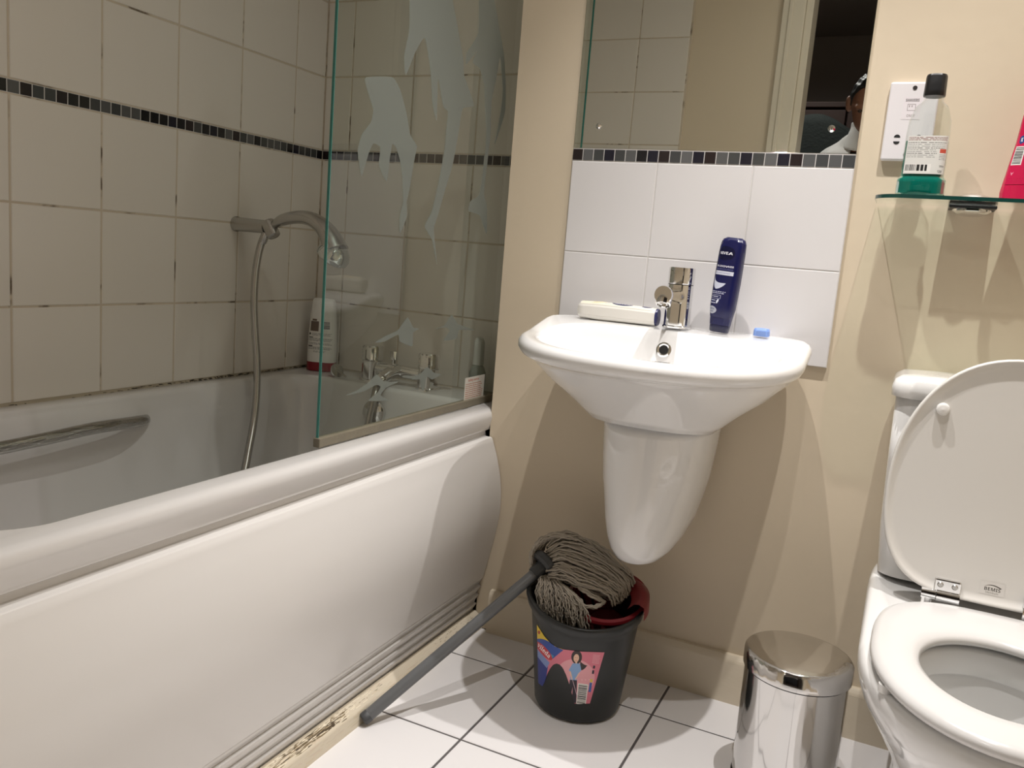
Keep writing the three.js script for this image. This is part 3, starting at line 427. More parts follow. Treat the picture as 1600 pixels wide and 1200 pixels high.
// ---------------------------------------------------------------- shaver socket, shelf and shelf bottles
{
  const t = thing('shaver_socket', 'white shaver socket plate on the wall beside the mirror', 'socket');
  const x0 = 1.479, x1 = 1.564, y0 = 1.161, y1 = 1.304, zf = WZ + 0.013;
  mesh('plate', rbox(x0, x1, y0, y1, WZ, zf, 0.004, 3), mat([0.80, 0.77, 0.79], 0.3), t);
  const tx = canvasTex(256, 256, (c, w, h) => { c.fillStyle = '#e8e2e6'; c.fillRect(0, 0, w, h); txt(c, 'SHAVERS', 128, 56, 46, '#3a3030', { b: 1, a: 'center' }); c.strokeStyle = '#8a8080'; c.lineWidth = 6; c.strokeRect(70, 86, 110, 70); c.fillStyle = '#9a9090'; c.fillRect(88, 96, 14, 22); c.fillRect(124, 96, 14, 22); txt(c, 'ONLY', 128, 230, 44, '#a09898', { b: 1, a: 'center' }); });
  mesh('print', grid(1, 1, (u, v) => [mix(x0 + 0.026, x0 + 0.057, u), mix(1.236, 1.277, v), zf + 0.0003]), mat([1, 1, 1], 0.35, { map: tx }), t);
  mesh('screw', latheAxis([[0, 0.001], [0.0035, 0.001], [0.004, 0]], [x0 + 0.0425, 1.293, zf], [0, 0, 1], 18), mat([0.03, 0.025, 0.025], 0.4), t);
  mesh('screw', latheAxis([[0, 0.001], [0.0035, 0.001], [0.004, 0]], [x0 + 0.0425, 1.172, zf], [0, 0, 1], 18), mat([0.03, 0.025, 0.025], 0.4), t);
  for (const dx of [0.024, 0.061]) for (const [ya, yb] of [[1.203, 1.2105], [1.1885, 1.196]]) { const s = new THREE.Shape(); const r = 0.0055, up = ya > 1.2; s.absarc(0, 0, r, up ? 0 : Math.PI, up ? Math.PI : 2 * Math.PI, false); const g = new THREE.ShapeGeometry(s); g.translate(x0 + dx, up ? ya : yb, zf + 0.0004); mesh('socket_hole', g, M.dark, t); }
}
const SY = 1.081;
{
  const t = thing('glass_shelf', 'green-edged glass shelf on round chrome brackets over the toilet', 'shelf');
  const x0 = 1.484, x1 = 2.03, z0 = WZ + 0.004, z1 = 0.136, r = 0.05, sh = [[x1, z0], [x0, z0]];
  for (let i = 0; i <= 10; i++) { const a = Math.PI + i / 10 * -Math.PI / 2; sh.push([x0 + r + r * Math.cos(a), z1 - r + r * Math.sin(a)]); }
  for (let i = 0; i <= 10; i++) { const a = Math.PI / 2 - i / 10 * Math.PI / 2; sh.push([x1 - r + r * Math.cos(a), z1 - r + r * Math.sin(a)]); }
  const ringAt = (y, k = 0) => sh.map(([x, z]) => [mix(x, (x0 + x1) / 2, k), y, mix(z, 0.06, k)]);
  const sheet = y => loft([ringAt(y), ringAt(y, 0.5)], { capB: true });
  mesh('glass_plate', merge([sheet(SY + 0.0003), sheet(SY + 0.0057)]), mat([0.90, 0.95, 0.925], 0.0, { transmission: 1, thickness: 0, ior: 1.5 }), t);
  const edge = mesh('glass_edge', loft([ringAt(SY - 0.0004), ringAt(SY + 0.0062)].map(r => [...r.slice(1), r[0]]), { closed: false }), mat([0.012, 0.06, 0.05], 0.12), t); edge.userData.label = 'dark green glass edge';
  for (const x of [1.645, 1.871]) {
    const b = mesh('bracket', lathe([[0, -0.019], [0.014, -0.0185], [0.026, -0.015], [0.032, -0.010], [0.032, -0.0062], [0, -0.0062]], [x, SY, 0.026]), M.chrome, t);
    mesh('bracket_top', lathe([[0, 0.009], [0.031, 0.009], [0.031, 0.0125], [0.026, 0.017], [0.014, 0.021], [0, 0.0215]], [x, SY, 0.026]), M.chrome, b);
    mesh('bracket_clamp', merge([rbox(x - 0.038, x + 0.038, SY - 0.006, SY - 0.0003, WZ, 0.056, 0.001, 1), rbox(x - 0.038, x + 0.038, SY + 0.0063, SY + 0.009, WZ, 0.056, 0.001, 1)]), M.black, b);
  }
}
{
  const t = thing('mouthwash_bottle', 'half-full green mouthwash bottle with black cap on the glass shelf', 'bottle'); t.position.set(1.556, SY + 0.0065, 0.070); t.rotation.y = -0.08;
  const bod = [[0, 0.034, 0.020, 0.5], [0.006, 0.0405, 0.025, 0.5], [0.030, 0.0405, 0.025, 0.5], [0.0355, 0.036, 0.023, 0.5], [0.11, 0.0355, 0.0225, 0.5], [0.135, 0.034, 0.022, 0.55], [0.158, 0.027, 0.019, 0.75], [0.168, 0.017, 0.016, 1], [0.178, 0.0155, 0.0155, 1]];
  const ins = bod.map(([y, w, d, e]) => [y + 0.001, w - 0.0012, d - 0.0012, e]);
  const L = 0.098; const liq = [...ins.filter(q => q[0] < L), [L, ...interp(ins, L)]];
  mesh('body', bottleGeo(bod, 48), mat([0.93, 0.95, 0.94], 0.03, { transmission: 1, thickness: 0, ior: 1.45 }), t);
  mesh('liquid', bottleGeo(liq, 48), mat([0.005, 0.33, 0.25], 0.06, { transmission: 0.55, thickness: 0.02, ior: 1.33, attenuationColor: lin(0.0, 0.5, 0.38), attenuationDistance: 0.03 }), t);
  mesh('cap', bottleGeo([[0.176, 0.0175, 0.0175, 0.95], [0.178, 0.0182, 0.0182, 0.95], [0.210, 0.0172, 0.0172, 0.95], [0.213, 0.016, 0.016, 0.95]]), M.black, t);
  const tx = canvasTex(300, 320, (c, w, h) => { c.fillStyle = '#d9d8d4'; c.fillRect(0, 0, w, h); lines(c, 16, 290, 12, 3, 11, '#8b6a64', 6); for (let i = 0; i < 9; i++) lines(c, 14, i > 3 ? 175 : 280, 56 + i * 15, 1, 10, i % 3 ? '#8a8a88' : '#4a4a48', 5); c.fillStyle = '#c4503e'; c.fillRect(196, 110, 88, 34); lines(c, 196, 286, 156, 4, 13, '#777', 5); barcode(c, 14, 236, 130, 74, false); txt(c, '500ml', 210, 262, 24, '#555', { b: 1 }); txt(c, '12M', 196, 308, 28, '#333', { b: 1 }); });
  mesh('back_label', labelGeo(bod, 134, 26, 0.040, 0.106, 0.0005), mat([1, 1, 1], 0.45, { map: tx }), t);
}
{
  const t = thing('cleaner_bottle', 'red plastic bottle with white cap on the glass shelf', 'bottle'); t.position.set(1.728, SY + 0.0065, 0.066); t.rotation.y = -0.1;
  const bod = [[0, 0.042, 0.024, 0.7], [0.003, 0.046, 0.027, 0.7], [0.015, 0.0465, 0.027, 0.7], [0.06, 0.040, 0.0255, 0.72], [0.10, 0.034, 0.024, 0.75], [0.145, 0.030, 0.023, 0.8], [0.155, 0.027, 0.022, 0.85], [0.16, 0.023, 0.021, 0.95], [0.205, 0.021, 0.0205, 1]];
  mesh('body', bottleGeo(bod, 48), mat([0.58, 0.012, 0.07], 0.22), t);
  mesh('cap', bottleGeo([[0.2055, 0.0222, 0.0222, 1], [0.225, 0.0205, 0.0205, 1], [0.246, 0.014, 0.014, 1], [0.25, 0.008, 0.008, 1]]), mat([0.78, 0.70, 0.68], 0.35), t);
  const tx = canvasTex(200, 400, (c, w, h) => { c.fillStyle = '#c91c4d'; c.fillRect(0, 0, w, h); c.fillStyle = '#2a4a86'; c.beginPath(); c.moveTo(60, 10); c.lineTo(96, 24); c.lineTo(96, 66); c.lineTo(60, 80); c.lineTo(30, 66); c.lineTo(30, 24); c.fill(); txt(c, 'K', 63, 60, 44, '#f0f0f0', { b: 1, a: 'center' }); barcode(c, 6, 96, 120, 150, true); c.fillStyle = '#e89ab0'; c.beginPath(); c.moveTo(40, 300); c.lineTo(60, 312); c.lineTo(80, 300); c.lineTo(60, 330); c.fill(); lines(c, 20, 170, 352, 3, 14, '#b01844', 4); });
  mesh('back_label', labelGeo(bod, 150, 92, 0.028, 0.112, 0.0005), mat([1, 1, 1], 0.25, { map: tx }), t);
}

// ---------------------------------------------------------------- toilet
const CX = 1.757;
{
  const t = thing('toilet', 'white close-coupled toilet with its lid raised against the cistern', 'toilet');
  const N = 72, ring = (hw, zf, zb, y, zc = 0.45, eb = 0.4) => { const r = []; for (let i = 0; i < N; i++) { const a = i / N * 2 * Math.PI, c = Math.cos(a), s = Math.sin(a), e = s < 0 ? eb : 1; r.push([CX + hw * sup(c, s < 0 ? e : 0.95), y, zc + (s >= 0 ? (zf - zc) * s : (zc - zb) * sup(s, e))]); } return r; };
  const top = (hw, zf, zb, dy, zc, eb) => ring(hw, zf, zb, 0, zc, eb).map(([x, , z]) => [x, 0.377 + 0.024 * (1 - smooth(0.17, 0.25, z)) + dy, z]);
  mesh('pan', loft([ring(0.105, 0.46, 0.06, 0.001, 0.27, 0.5), ring(0.110, 0.465, 0.05, 0.004, 0.27, 0.5), ring(0.105, 0.47, 0.05, 0.07, 0.27, 0.5), ring(0.107, 0.50, 0.045, 0.14, 0.29, 0.5), ring(0.130, 0.56, 0.03, 0.21, 0.32, 0.45), ring(0.160, 0.622, 0.012, 0.275, 0.36, 0.4), ring(0.180, 0.664, 0.0, 0.322, 0.40, 0.3), ring(0.1875, 0.677, 0.0, 0.350, 0.41, 0.25), top(0.188, 0.677, 0.0, -0.010, 0.41, 0.25), top(0.183, 0.672, 0.003, -0.001, 0.41, 0.25), top(0.176, 0.665, 0.008, 0, 0.41, 0.25),
    ring(0.122, 0.625, 0.322, 0.377, 0.48, 1), ring(0.115, 0.620, 0.328, 0.371, 0.48, 1), ring(0.115, 0.620, 0.328, 0.335, 0.48, 1), ring(0.127, 0.628, 0.318, 0.327, 0.48, 1), ring(0.118, 0.612, 0.34, 0.27, 0.47, 1), ring(0.088, 0.56, 0.365, 0.225, 0.46, 1), ring(0.066, 0.52, 0.375, 0.19, 0.45, 1), ring(0.05, 0.48, 0.38, 0.14, 0.43, 1)], { capA: true, capB: true }), M.toilet, t);
  mesh('water', loft([ring(0.070, 0.527, 0.371, 0.196, 0.45, 1), ring(0.03, 0.5, 0.42, 0.1961, 0.45, 1)], { capB: true }), mat([0.55, 0.60, 0.56], 0.02, { transmission: 0.9, thickness: 0.03, ior: 1.33 }), t);
  // cistern, bulging slightly and rounded at the corners
  const cr = (x, z0, z1, y, r = 0.03) => rrect(CX - x, CX + x, z0, z1, r, y, 8);
  mesh('cistern', loft([cr(0.166, 0.004, 0.140, 0.4015), cr(0.176, 0.0, 0.150, 0.406), cr(0.183, 0.0, 0.162, 0.50), cr(0.187, 0.0, 0.168, 0.62), cr(0.189, 0.0, 0.170, 0.735)], { capA: true, capB: true }), M.toilet, t);
  const clid = mesh('cistern_lid', loft([cr(0.190, -0.002, 0.171, 0.735), cr(0.197, -0.004, 0.177, 0.737, 0.035), cr(0.198, -0.004, 0.178, 0.752, 0.035), cr(0.194, -0.002, 0.175, 0.766, 0.035), cr(0.182, 0.006, 0.165, 0.774, 0.035), cr(0.15, 0.03, 0.14, 0.777, 0.03)], { capA: true, capB: true }), M.toilet, t);
  mesh('flush_button', lathe([[0, 0.006], [0.018, 0.006], [0.022, 0.002], [0.023, 0]], [CX, 0.7765, 0.085]), M.chrome, clid);
  // seat ring: outline and hole measured at seat height
  const S = (hw, zf, zb, y, zc, eb) => ring(hw, zf, zb, y, zc, eb);
  const seat = mesh('seat', loft([S(0.160, 0.682, 0.238, 0.386, 0.46, 0.62), S(0.170, 0.692, 0.231, 0.389, 0.46, 0.62), S(0.1735, 0.696, 0.228, 0.396, 0.46, 0.62), S(0.171, 0.694, 0.231, 0.403, 0.46, 0.62), S(0.162, 0.686, 0.239, 0.409, 0.46, 0.64), S(0.138, 0.652, 0.275, 0.4125, 0.47, 0.8), S(0.119, 0.628, 0.326, 0.4105, 0.48, 0.9), S(0.109, 0.614, 0.346, 0.404, 0.478, 0.95), S(0.106, 0.610, 0.350, 0.396, 0.478, 0.95), S(0.109, 0.614, 0.347, 0.389, 0.478, 0.95), S(0.119, 0.624, 0.335, 0.386, 0.48, 0.95)], { loop: true }), M.seat, t);
  for (const [x, z] of [[-0.148, 0.565], [0.148, 0.565], [-0.13, 0.32], [0.13, 0.32]]) mesh('seat_buffer', cyl([CX + x, 0.3765, z], [CX + x, 0.388, z], 0.009, 0.009, 14), M.white, seat);
  // lid: local frame, hinge line at origin, y up along the lid, z forward (underside)
  const HY = 0.4165, HZ = 0.2155;
  const lg = new THREE.Group(); lg.name = 'lid'; t.add(lg); lg.position.set(CX, HY, HZ); lg.rotation.x = -0.028;
  const lr = (k, z) => { const r = []; for (let i = 0; i < 80; i++) { const a = i / 80 * 2 * Math.PI, c = Math.cos(a), s = Math.sin(a), up = s >= 0; const hw = 0.183 - k, h1 = 0.411 - k, h0 = -0.003 + k, yc = 0.17; r.push([hw * sup(c, up ? 0.92 : 0.52), yc + (up ? (h1 - yc) * sup(s, 0.92) : (yc - h0) * sup(s, 0.85)), z]); } return r; };
  mesh('lid_shell', loft([lr(0.012, -0.014), lr(0.004, -0.012), lr(0.0, -0.006), lr(0.0, 0.003), lr(0.0015, 0.0055), lr(0.004, 0.006), lr(0.007, 0.0045), lr(0.011, 0.0015), lr(0.018, 0.0), lr(0.10, -0.0005)], { capA: true, capB: true }), M.lid, lg);
  for (const [x, y] of [[-0.115, 0.314], [0.115, 0.314]]) mesh('lid_buffer', latheAxis([[0, 0.012], [0.007, 0.0115], [0.010, 0.009], [0.011, 0.0]], [x, y, -0.001], [0, 0, 1], 20), M.white, lg);
  const tx = canvasTex(256, 160, (c, w, h) => { c.fillStyle = '#deDBD7'; c.fillRect(0, 0, w, h); c.fillStyle = '#55514b'; c.beginPath(); c.moveTo(40, 62); c.quadraticCurveTo(120, 4, 226, 62); c.lineTo(206, 68); c.quadraticCurveTo(120, 24, 40, 62); c.fill(); txt(c, 'BEMIS', 128, 110, 58, '#4c4842', { b: 1, a: 'center' }); txt(c, 'Silentium', 128, 144, 32, '#6a665f', { a: 'center' }); });
  mesh('logo_print', grid(1, 1, (u, v) => [mix(-0.018, 0.018, u), mix(0.0155, 0.038, v), 0.0004]), mat([1, 1, 1], 0.26, { map: tx }), lg);
  for (const s of [-1, 1]) {
    const h = mesh('hinge', merge([cyl([CX + s * 0.104, HY - 0.002, HZ + 0.006], [CX + s * 0.082, HY - 0.002, HZ + 0.006], 0.0095, 0.0095, 20), cyl([CX + s * 0.081, HY - 0.002, HZ + 0.006], [CX + s * 0.046, HY - 0.002, HZ + 0.006], 0.0105, 0.0105, 20), cyl([CX + s * 0.094, 0.378, HZ + 0.004], [CX + s * 0.094, HY - 0.004, HZ + 0.005], 0.010, 0.009, 18)]), M.chrome, t);
    mesh('hinge_plate', rbox(CX + s * 0.066 - 0.0205, CX + s * 0.066 + 0.0205, HY + 0.003, HY + 0.028, HZ - 0.001, HZ + 0.0085, 0.003), M.chrome, h);
    for (const q of [-0.011, 0.011]) mesh('hinge_screw', latheAxis([[0, 0.0025], [0.0035, 0.002], [0.005, 0]], [CX + s * 0.066 + q, HY + 0.018, HZ + 0.0085], [0, 0, 1], 16), M.chromeDull, h);
  }
}

// ---------------------------------------------------------------- pedal bin
{
  const t = thing('pedal_bin', 'round polished steel pedal bin between bucket and toilet', 'bin'); t.position.set(1.4745, 0, 0.248); 
  const R = 0.0915, H = 0.262;
  mesh('body', lathe([[R - 0.012, 0.012], [R - 0.003, 0.012], [R - 0.003, 0.02], [R - 0.001, 0.022], [R - 0.001, H - 0.036], [R - 0.006, H - 0.034]], [0, 0, 0], 72), M.steel, t);
  mesh('base_ring', lathe([[0, 0.001], [R - 0.003, 0.001], [R, 0.004], [R, 0.012], [R - 0.003, 0.014]], [0, 0, 0], 64), M.black, t);
  const lid = mesh('lid', lathe([[R + 0.0005, H - 0.034], [R + 0.003, H - 0.032], [R + 0.003, H - 0.006], [R, H - 0.002], [R - 0.006, H], [R * 0.6, H + 0.003], [0, H + 0.0045]], [0, 0, 0], 72), M.steel, t);
  lid.userData.label = 'slightly domed steel lid with deep rim';
  mesh('pedal', rbox(-0.022, 0.022, 0.006, 0.012, R - 0.01, R + 0.035, 0.003), M.black, t);
}

// ---------------------------------------------------------------- bucket, wringer, mop
const BK = [1.046, 0.190];
const camA = Math.atan2(0.952, 0.305); // direction from bucket to the viewer side, in xz
{
  const t = thing('mop_bucket', 'dark grey plastic mop bucket with a pink and blue label', 'bucket'); t.position.set(BK[0], 0, BK[1]);
  const N = 72, rimH = a => 0.232 - 0.014 * Math.max(0, Math.cos(a - camA)) ** 2 + 0.010 * Math.max(0, Math.cos(a - camA - 1.75)) ** 3;
  const rad = f => mix(0.0885, 0.1155, f);
  const ring = (f, dr, dy = 0, fixed) => Array.from({ length: N }, (_, i) => { const a = i / N * 2 * Math.PI, H = rimH(a), r = rad(f) + dr + (f > 0.8 ? 0.007 * Math.max(0, Math.cos(a - camA - 1.75)) ** 6 * smooth(0.8, 1, f) : 0); return [r * Math.cos(a), fixed ?? f * H + dy, r * Math.sin(a)]; });
  mesh('body', loft([ring(0, -0.012, 0, 0.001), ring(0.01, -0.003, 0, 0.004), ring(0.05, 0), ring(0.3, 0), ring(0.6, 0), ring(0.85, 0), ring(0.90, 0.001), ring(0.92, 0.005), ring(0.97, 0.006), ring(1, 0.005, 0), ring(1, 0.0, 0.002), ring(0.99, -0.004, 0), ring(0.85, -0.004), ring(0.5, -0.004), ring(0.06, -0.005), ring(0.05, -0.03)], { capA: true, capB: true }), mat([0.013, 0.0145, 0.0145], 0.4), t);
  // wire handle folded down behind
  const hA = -0.42, hw = mesh('wire_handle', capTube([[0.118 * Math.cos(hA), 0.226, 0.118 * Math.sin(hA)], [0.128 * Math.cos(hA), 0.222, 0.128 * Math.sin(hA)], [0.130 * Math.cos(hA - 0.05), 0.205, 0.130 * Math.sin(hA - 0.05)], [0.124 * Math.cos(hA - 0.35), 0.199, 0.122 * Math.sin(hA - 0.35)], [0.122 * Math.cos(hA - 0.9), 0.196, 0.122 * Math.sin(hA - 0.9)], [0.122 * Math.cos(hA - 1.8), 0.20, 0.122 * Math.sin(hA - 1.8)]], 0.0016, 60, 8), M.chrome, t);
  // label wrapped on the wall
  const tx = canvasTex(1024, 1024, (c, w, h) => {
    const g = (a) => a; c.fillStyle = '#d9788a'; c.fillRect(0, 0, w, h);
    c.fillStyle = '#e6a3ab'; c.beginPath(); c.ellipse(640, 640, 300, 240, 0, 0, 7); c.fill();
    c.fillStyle = '#e2c22e'; c.beginPath(); c.moveTo(0, 0); c.lineTo(110, 120); c.lineTo(300, 260); c.lineTo(440, 290); c.lineTo(200, 300); c.lineTo(0, 220); c.fill(); c.fillStyle = '#b23a2a'; c.beginPath(); c.arc(36, 110, 24, 0, 7); c.fill();
    c.fillStyle = '#2b4a9c'; c.beginPath(); c.moveTo(0, 200); c.quadraticCurveTo(160, 170, 300, 270); c.lineTo(430, 300); c.lineTo(270, 440); c.lineTo(0, 330); c.fill();
    c.fillStyle = '#3f8fb0'; c.beginPath(); c.moveTo(215, 370); c.lineTo(290, 400); c.lineTo(245, 450); c.fill();
    c.fillStyle = '#2b3a8a'; c.beginPath(); c.moveTo(0, 400); c.lineTo(190, 560); c.lineTo(120, 900); c.lineTo(0, 860); c.fill();
    c.fillStyle = '#7f93c8'; c.beginPath(); c.moveTo(0, 340); c.lineTo(220, 500); c.lineTo(170, 580); c.lineTo(0, 440); c.fill();
    c.save(); c.translate(115, 350); c.rotate(0.62); c.fillStyle = '#c0303a'; c.beginPath(); c.ellipse(0, 0, 175, 58, 0, 0, 7); c.fill(); txt(c, 'vileda', 0, 24, 84, '#f3eeee', { b: 1, a: 'center', f: 'serif' }); c.restore();
    // woman with a mop
    c.fillStyle = '#2c1c1a'; c.beginPath(); c.ellipse(632, 370, 78, 92, 0, 0, 7); c.fill(); c.beginPath(); c.moveTo(690, 420); c.quadraticCurveTo(760, 470, 800, 460); c.quadraticCurveTo(760, 540, 700, 540); c.fill();
    c.fillStyle = '#e9bfa4'; c.beginPath(); c.ellipse(628, 384, 40, 56, 0.1, 0, 7); c.fill(); c.fillRect(620, 430, 26, 36); c.fillStyle = '#2c1c1a'; c.fillRect(610, 376, 10, 5); c.fillRect(636, 376, 10, 5); c.fillStyle = '#b8505a'; c.fillRect(618, 412, 20, 6);
    c.fillStyle = '#86a8d6'; c.beginPath(); c.moveTo(580, 460); c.lineTo(690, 450); c.lineTo(720, 540); c.lineTo(670, 600); c.lineTo(664, 690); c.lineTo(560, 700); c.lineTo(560, 600); c.lineTo(530, 560); c.fill();
    c.fillStyle = '#e9bfa4'; c.beginPath(); c.moveTo(540, 580); c.lineTo(560, 570); c.lineTo(600, 680); c.lineTo(585, 690); c.fill(); c.beginPath(); c.moveTo(690, 570); c.lineTo(705, 580); c.lineTo(650, 680); c.lineTo(636, 670); c.fill();
    c.fillStyle = '#2a2430'; c.beginPath(); c.moveTo(556, 690); c.lineTo(670, 684); c.lineTo(690, 1000); c.lineTo(620, 1000); c.lineTo(610, 780); c.lineTo(590, 920); c.lineTo(545, 860); c.fill();
    c.strokeStyle = '#d8b8c4'; c.lineWidth = 8; c.beginPath(); c.moveTo(600, 690); c.lineTo(720, 960); c.stroke();
    c.fillStyle = '#f0b8c0'; for (let i = 0; i < 3; i++) { c.beginPath(); c.arc(745 + i * 55, 668 - i * 8, 11, 0, 7); c.fill(); }
    lines(c, 868, 980, 306, 7, 18, '#ecc2c6', 5); c.fillStyle = '#2a2030'; c.fillRect(890, 452, 30, 40); c.fillRect(885, 516, 32, 50); c.fillStyle = '#e2c84a'; c.fillRect(875, 640, 36, 44); c.fillStyle = '#3f5fa8'; c.fillRect(870, 690, 40, 130);
    barcode(c, 690, 720, 165, 290, true);
  });
  const top = [[75, 110], [200, 250], [300, 330], [400, 372], [500, 385], [760, 380], [1075, 350]].map(([x, y]) => [x, y]), bot = [[75, 880], [160, 918], [205, 850], [250, 740], [300, 660], [350, 605], [400, 583], [450, 592], [500, 630], [560, 725], [620, 845], [690, 1010], [715, 1082], [780, 1085], [975, 1055], [1000, 900], [1075, 360]];
  const onB = (zx, zy) => { const px = 820 + zx * 0.1167, py = 970 + zy * 0.1167, b = Math.asin(Math.max(-0.97, Math.min(0.97, (px - 907) / 92))), h = (1131 - (1 - Math.cos(b)) * 38 - py) / 690, a = camA - b, H = rimH(a), r = rad(Math.max(0, h / H)) + 0.0007; return [r * Math.cos(a), h, r * Math.sin(a)]; };
  const lx = u => mix(75, 1075, u), g = grid(60, 12, (u, v) => { const x = lx(u), y0 = interp(top, x)[0], y1 = interp(bot, x)[0]; return onB(x, mix(y1, y0, v)); });
  { const q = g.attributes.uv; for (let i = 0; i < q.count; i++) { const u = q.getX(i), v = q.getY(i), x = lx(u), y = mix(interp(bot, x)[0], interp(top, x)[0], v); q.setXY(i, u, 1 - (y - 100) / 1000); } }
  const lb = mesh('label', g, mat([1, 1, 1], 0.35, { map: tx }), t); lb.userData.label = 'pink and blue printed label with a woman mopping';
}
{ // red slotted wringer hooked into the back of the bucket
  const t = thing('mop_wringer', 'dark red slotted wringer basket set in the mop bucket', 'wringer');
  const red = mat([0.19, 0.010, 0.016], 0.4), r1 = 0.076, r0 = 0.052, D = 0.075;
  const w = new THREE.Matrix4().makeRotationX(0.34).setPosition(1.082, 0.236, 0.158), put = g => g.applyMatrix4(w);
  mesh('rim', put(lathe([[r1 - 0.003, -0.002], [r1, -0.006], [r1 + 0.008, -0.006], [r1 + 0.010, 0.0], [r1 + 0.008, 0.005], [r1, 0.006], [r1 - 0.003, 0.002], [r1 - 0.003, -0.002]], [0, 0, 0], 56)), red, t);
  for (let k = 0; k < 16; k++) { const a = k / 16 * 2 * Math.PI, hw = 0.125, P = (r, y, aa) => [r * Math.cos(aa), y, r * Math.sin(aa)]; const R = (y, r) => [P(r, y, a - hw), P(r, y, a + hw), P(r - 0.003, y, a + hw), P(r - 0.003, y, a - hw)]; mesh('slat', put(toCreasedNormals(loft([R(-D, r0), R(-0.001, r1)], { capA: true, capB: true }), 0.5)), red, t); }
  mesh('basket_floor', put(lathe([[0, 0], [r0, 0], [r0 + 0.001, 0.008], [r0 - 0.003, 0.008], [r0 - 0.004, 0.003], [0, 0.003]], [0, -D - 0.004, 0], 40)), red, t);
  // wide lip that climbs over the back right edge of the bucket
  mesh('clip', grid(20, 4, (u, v) => { const a = mix(-1.75, 0.12, u), f = [[0.092, 0.238], [0.106, 0.252], [0.116, 0.255], [0.1285, 0.250], [0.130, 0.224]][Math.round(v * 4)]; return [BK[0] + f[0] * Math.cos(a), f[1] + 0.010 * Math.sin(u * Math.PI), BK[1] + f[0] * Math.sin(a)]; }), red, t);
}
{
  const t = thing('string_mop', 'grey cotton string mop resting in the bucket, handle on the floor', 'mop');
  const T = [0.722, 0.0135, 0.505], E = [0.936, 0.270, 0.20];
  const d = V(...E).sub(V(...T)).normalize(), at = s => V(...E).addScaledVector(d, s).toArray();
  const grey = mat([0.13, 0.135, 0.14], 0.28), plastic = mat([0.05, 0.053, 0.057], 0.45);
  mesh('handle', cyl(T, at(0.005), 0.0122, 0.0122, 24), grey, t);
  mesh('end_cap', latheAxis([[0, -0.004], [0.010, -0.003], [0.0128, 0.0], [0.0128, 0.012], [0.0121, 0.013]], T, d.toArray()), plastic, t);
  mesh('socket', merge([latheAxis([[0.0125, -0.012], [0.0155, -0.012], [0.0165, 0.0], [0.0165, 0.026], [0, 0.028]], at(0), d.toArray()), latheAxis([[0, 0.014], [0.028, 0.012], [0.034, 0.017], [0.034, 0.028], [0.029, 0.033], [0, 0.035]], at(0), d.toArray())]), plastic, t);
  // yarn: one bundle is swept to the right over the heap, a shorter one falls forward into the bucket
  const yarn = mat([0.42, 0.375, 0.315], 0.95), gs = [], L3 = (a, b, t) => V(mix(a[0], b[0], t), mix(a[1], b[1], t), mix(a[2], b[2], t));
  const strand = (P, j = 0.007, r0 = 0.0022) => {
    P = P.map((p, i) => p.clone().add(V((rnd() - 0.5) * j, (rnd() - 0.5) * j * 0.8, (rnd() - 0.5) * j)));
    const cv = new THREE.CatmullRomCurve3(P), n = 44, tw = rnd() * 6, rings = [];
    for (let i = 0; i <= n; i++) { const p = cv.getPoint(i / n); p.x += 0.0009 * Math.sin(i * 1.3 + tw); p.y += 0.0011 * Math.cos(i * 0.9 + tw); const r = r0 * (i % 2 ? 0.8 : 1.08) * (i === n ? 0.5 : 1), tg = cv.getTangent(i / n), n1 = V(0.3, 0.9, 0.2).cross(tg).normalize(), n2 = tg.clone().cross(n1); rings.push([0, 1, 2, 3, 4].map(q => { const b = q / 5 * 2 * Math.PI + i * 0.5; return p.clone().addScaledVector(n1, r * Math.cos(b)).addScaledVector(n2, r * Math.sin(b)).toArray(); })); }
    gs.push(loft(rings));
  };
  for (let k = 0; k < 150; k++) { // main bundle
    const q = rnd(), dn = rnd() ** 1.6 * 0.030, dz = dn * 0.8, sh = p => p.add(V(0, -dn, -dz));
    const s0 = L3([0.938, 0.322, 0.172], [0.966, 0.272, 0.214], q), s1 = L3([0.968, 0.352, 0.160], [0.998, 0.283, 0.224], q), m = L3([1.025, 0.348, 0.150], [1.040, 0.278, 0.226], q), e0 = L3([1.082, 0.318, 0.138], [1.078, 0.268, 0.212], q), e1 = L3([1.118, 0.280, 0.122], [1.098, 0.256, 0.200], q), e2 = L3([1.128, 0.248, 0.116], [1.104, 0.236, 0.190], q);
    const ln = rnd(); const P = [s0, s1, m, e0].map(sh); if (ln > 0.15) P.push(sh(e1)); if (ln > 0.35) P.push(e2); strand(P, 0.010);
  }
  for (let k = 0; k < 60; k++) { // wrapped round the back of the socket
    const q = rnd(); strand([L3([0.925, 0.270, 0.205], [0.935, 0.262, 0.175], q), L3([0.913, 0.298, 0.198], [0.925, 0.296, 0.160], q), L3([0.922, 0.325, 0.190], [0.942, 0.335, 0.155], q), L3([0.952, 0.346, 0.176], [0.978, 0.350, 0.145], q), L3([0.995, 0.348, 0.160], [1.02, 0.334, 0.135], q)], 0.008);
  }
  for (let k = 0; k < 110; k++) { // front fringe
    const q = rnd(), f = rnd(), s0 = L3([0.945, 0.262, 0.196], [0.975, 0.270, 0.212], q), p1 = L3([0.950, 0.264, 0.226], [1.030, 0.258, 0.236], q), p2 = L3([0.952, 0.246, 0.246], [1.062, 0.244, 0.244], q), e = L3([0.958, 0.205, 0.252], [1.072, 0.208, 0.250], q); e.y -= 0.026 * f; e.x += 0.012 * (rnd() - 0.3);
    const P = [s0, p1, p2, p2.clone().lerp(e, 0.55).add(V(0, 0.004, 0.003)), e]; P.forEach(p => p.add(V(0, -0.006 * f, -0.012 * f))); strand(P, 0.010, 0.0017);
  }
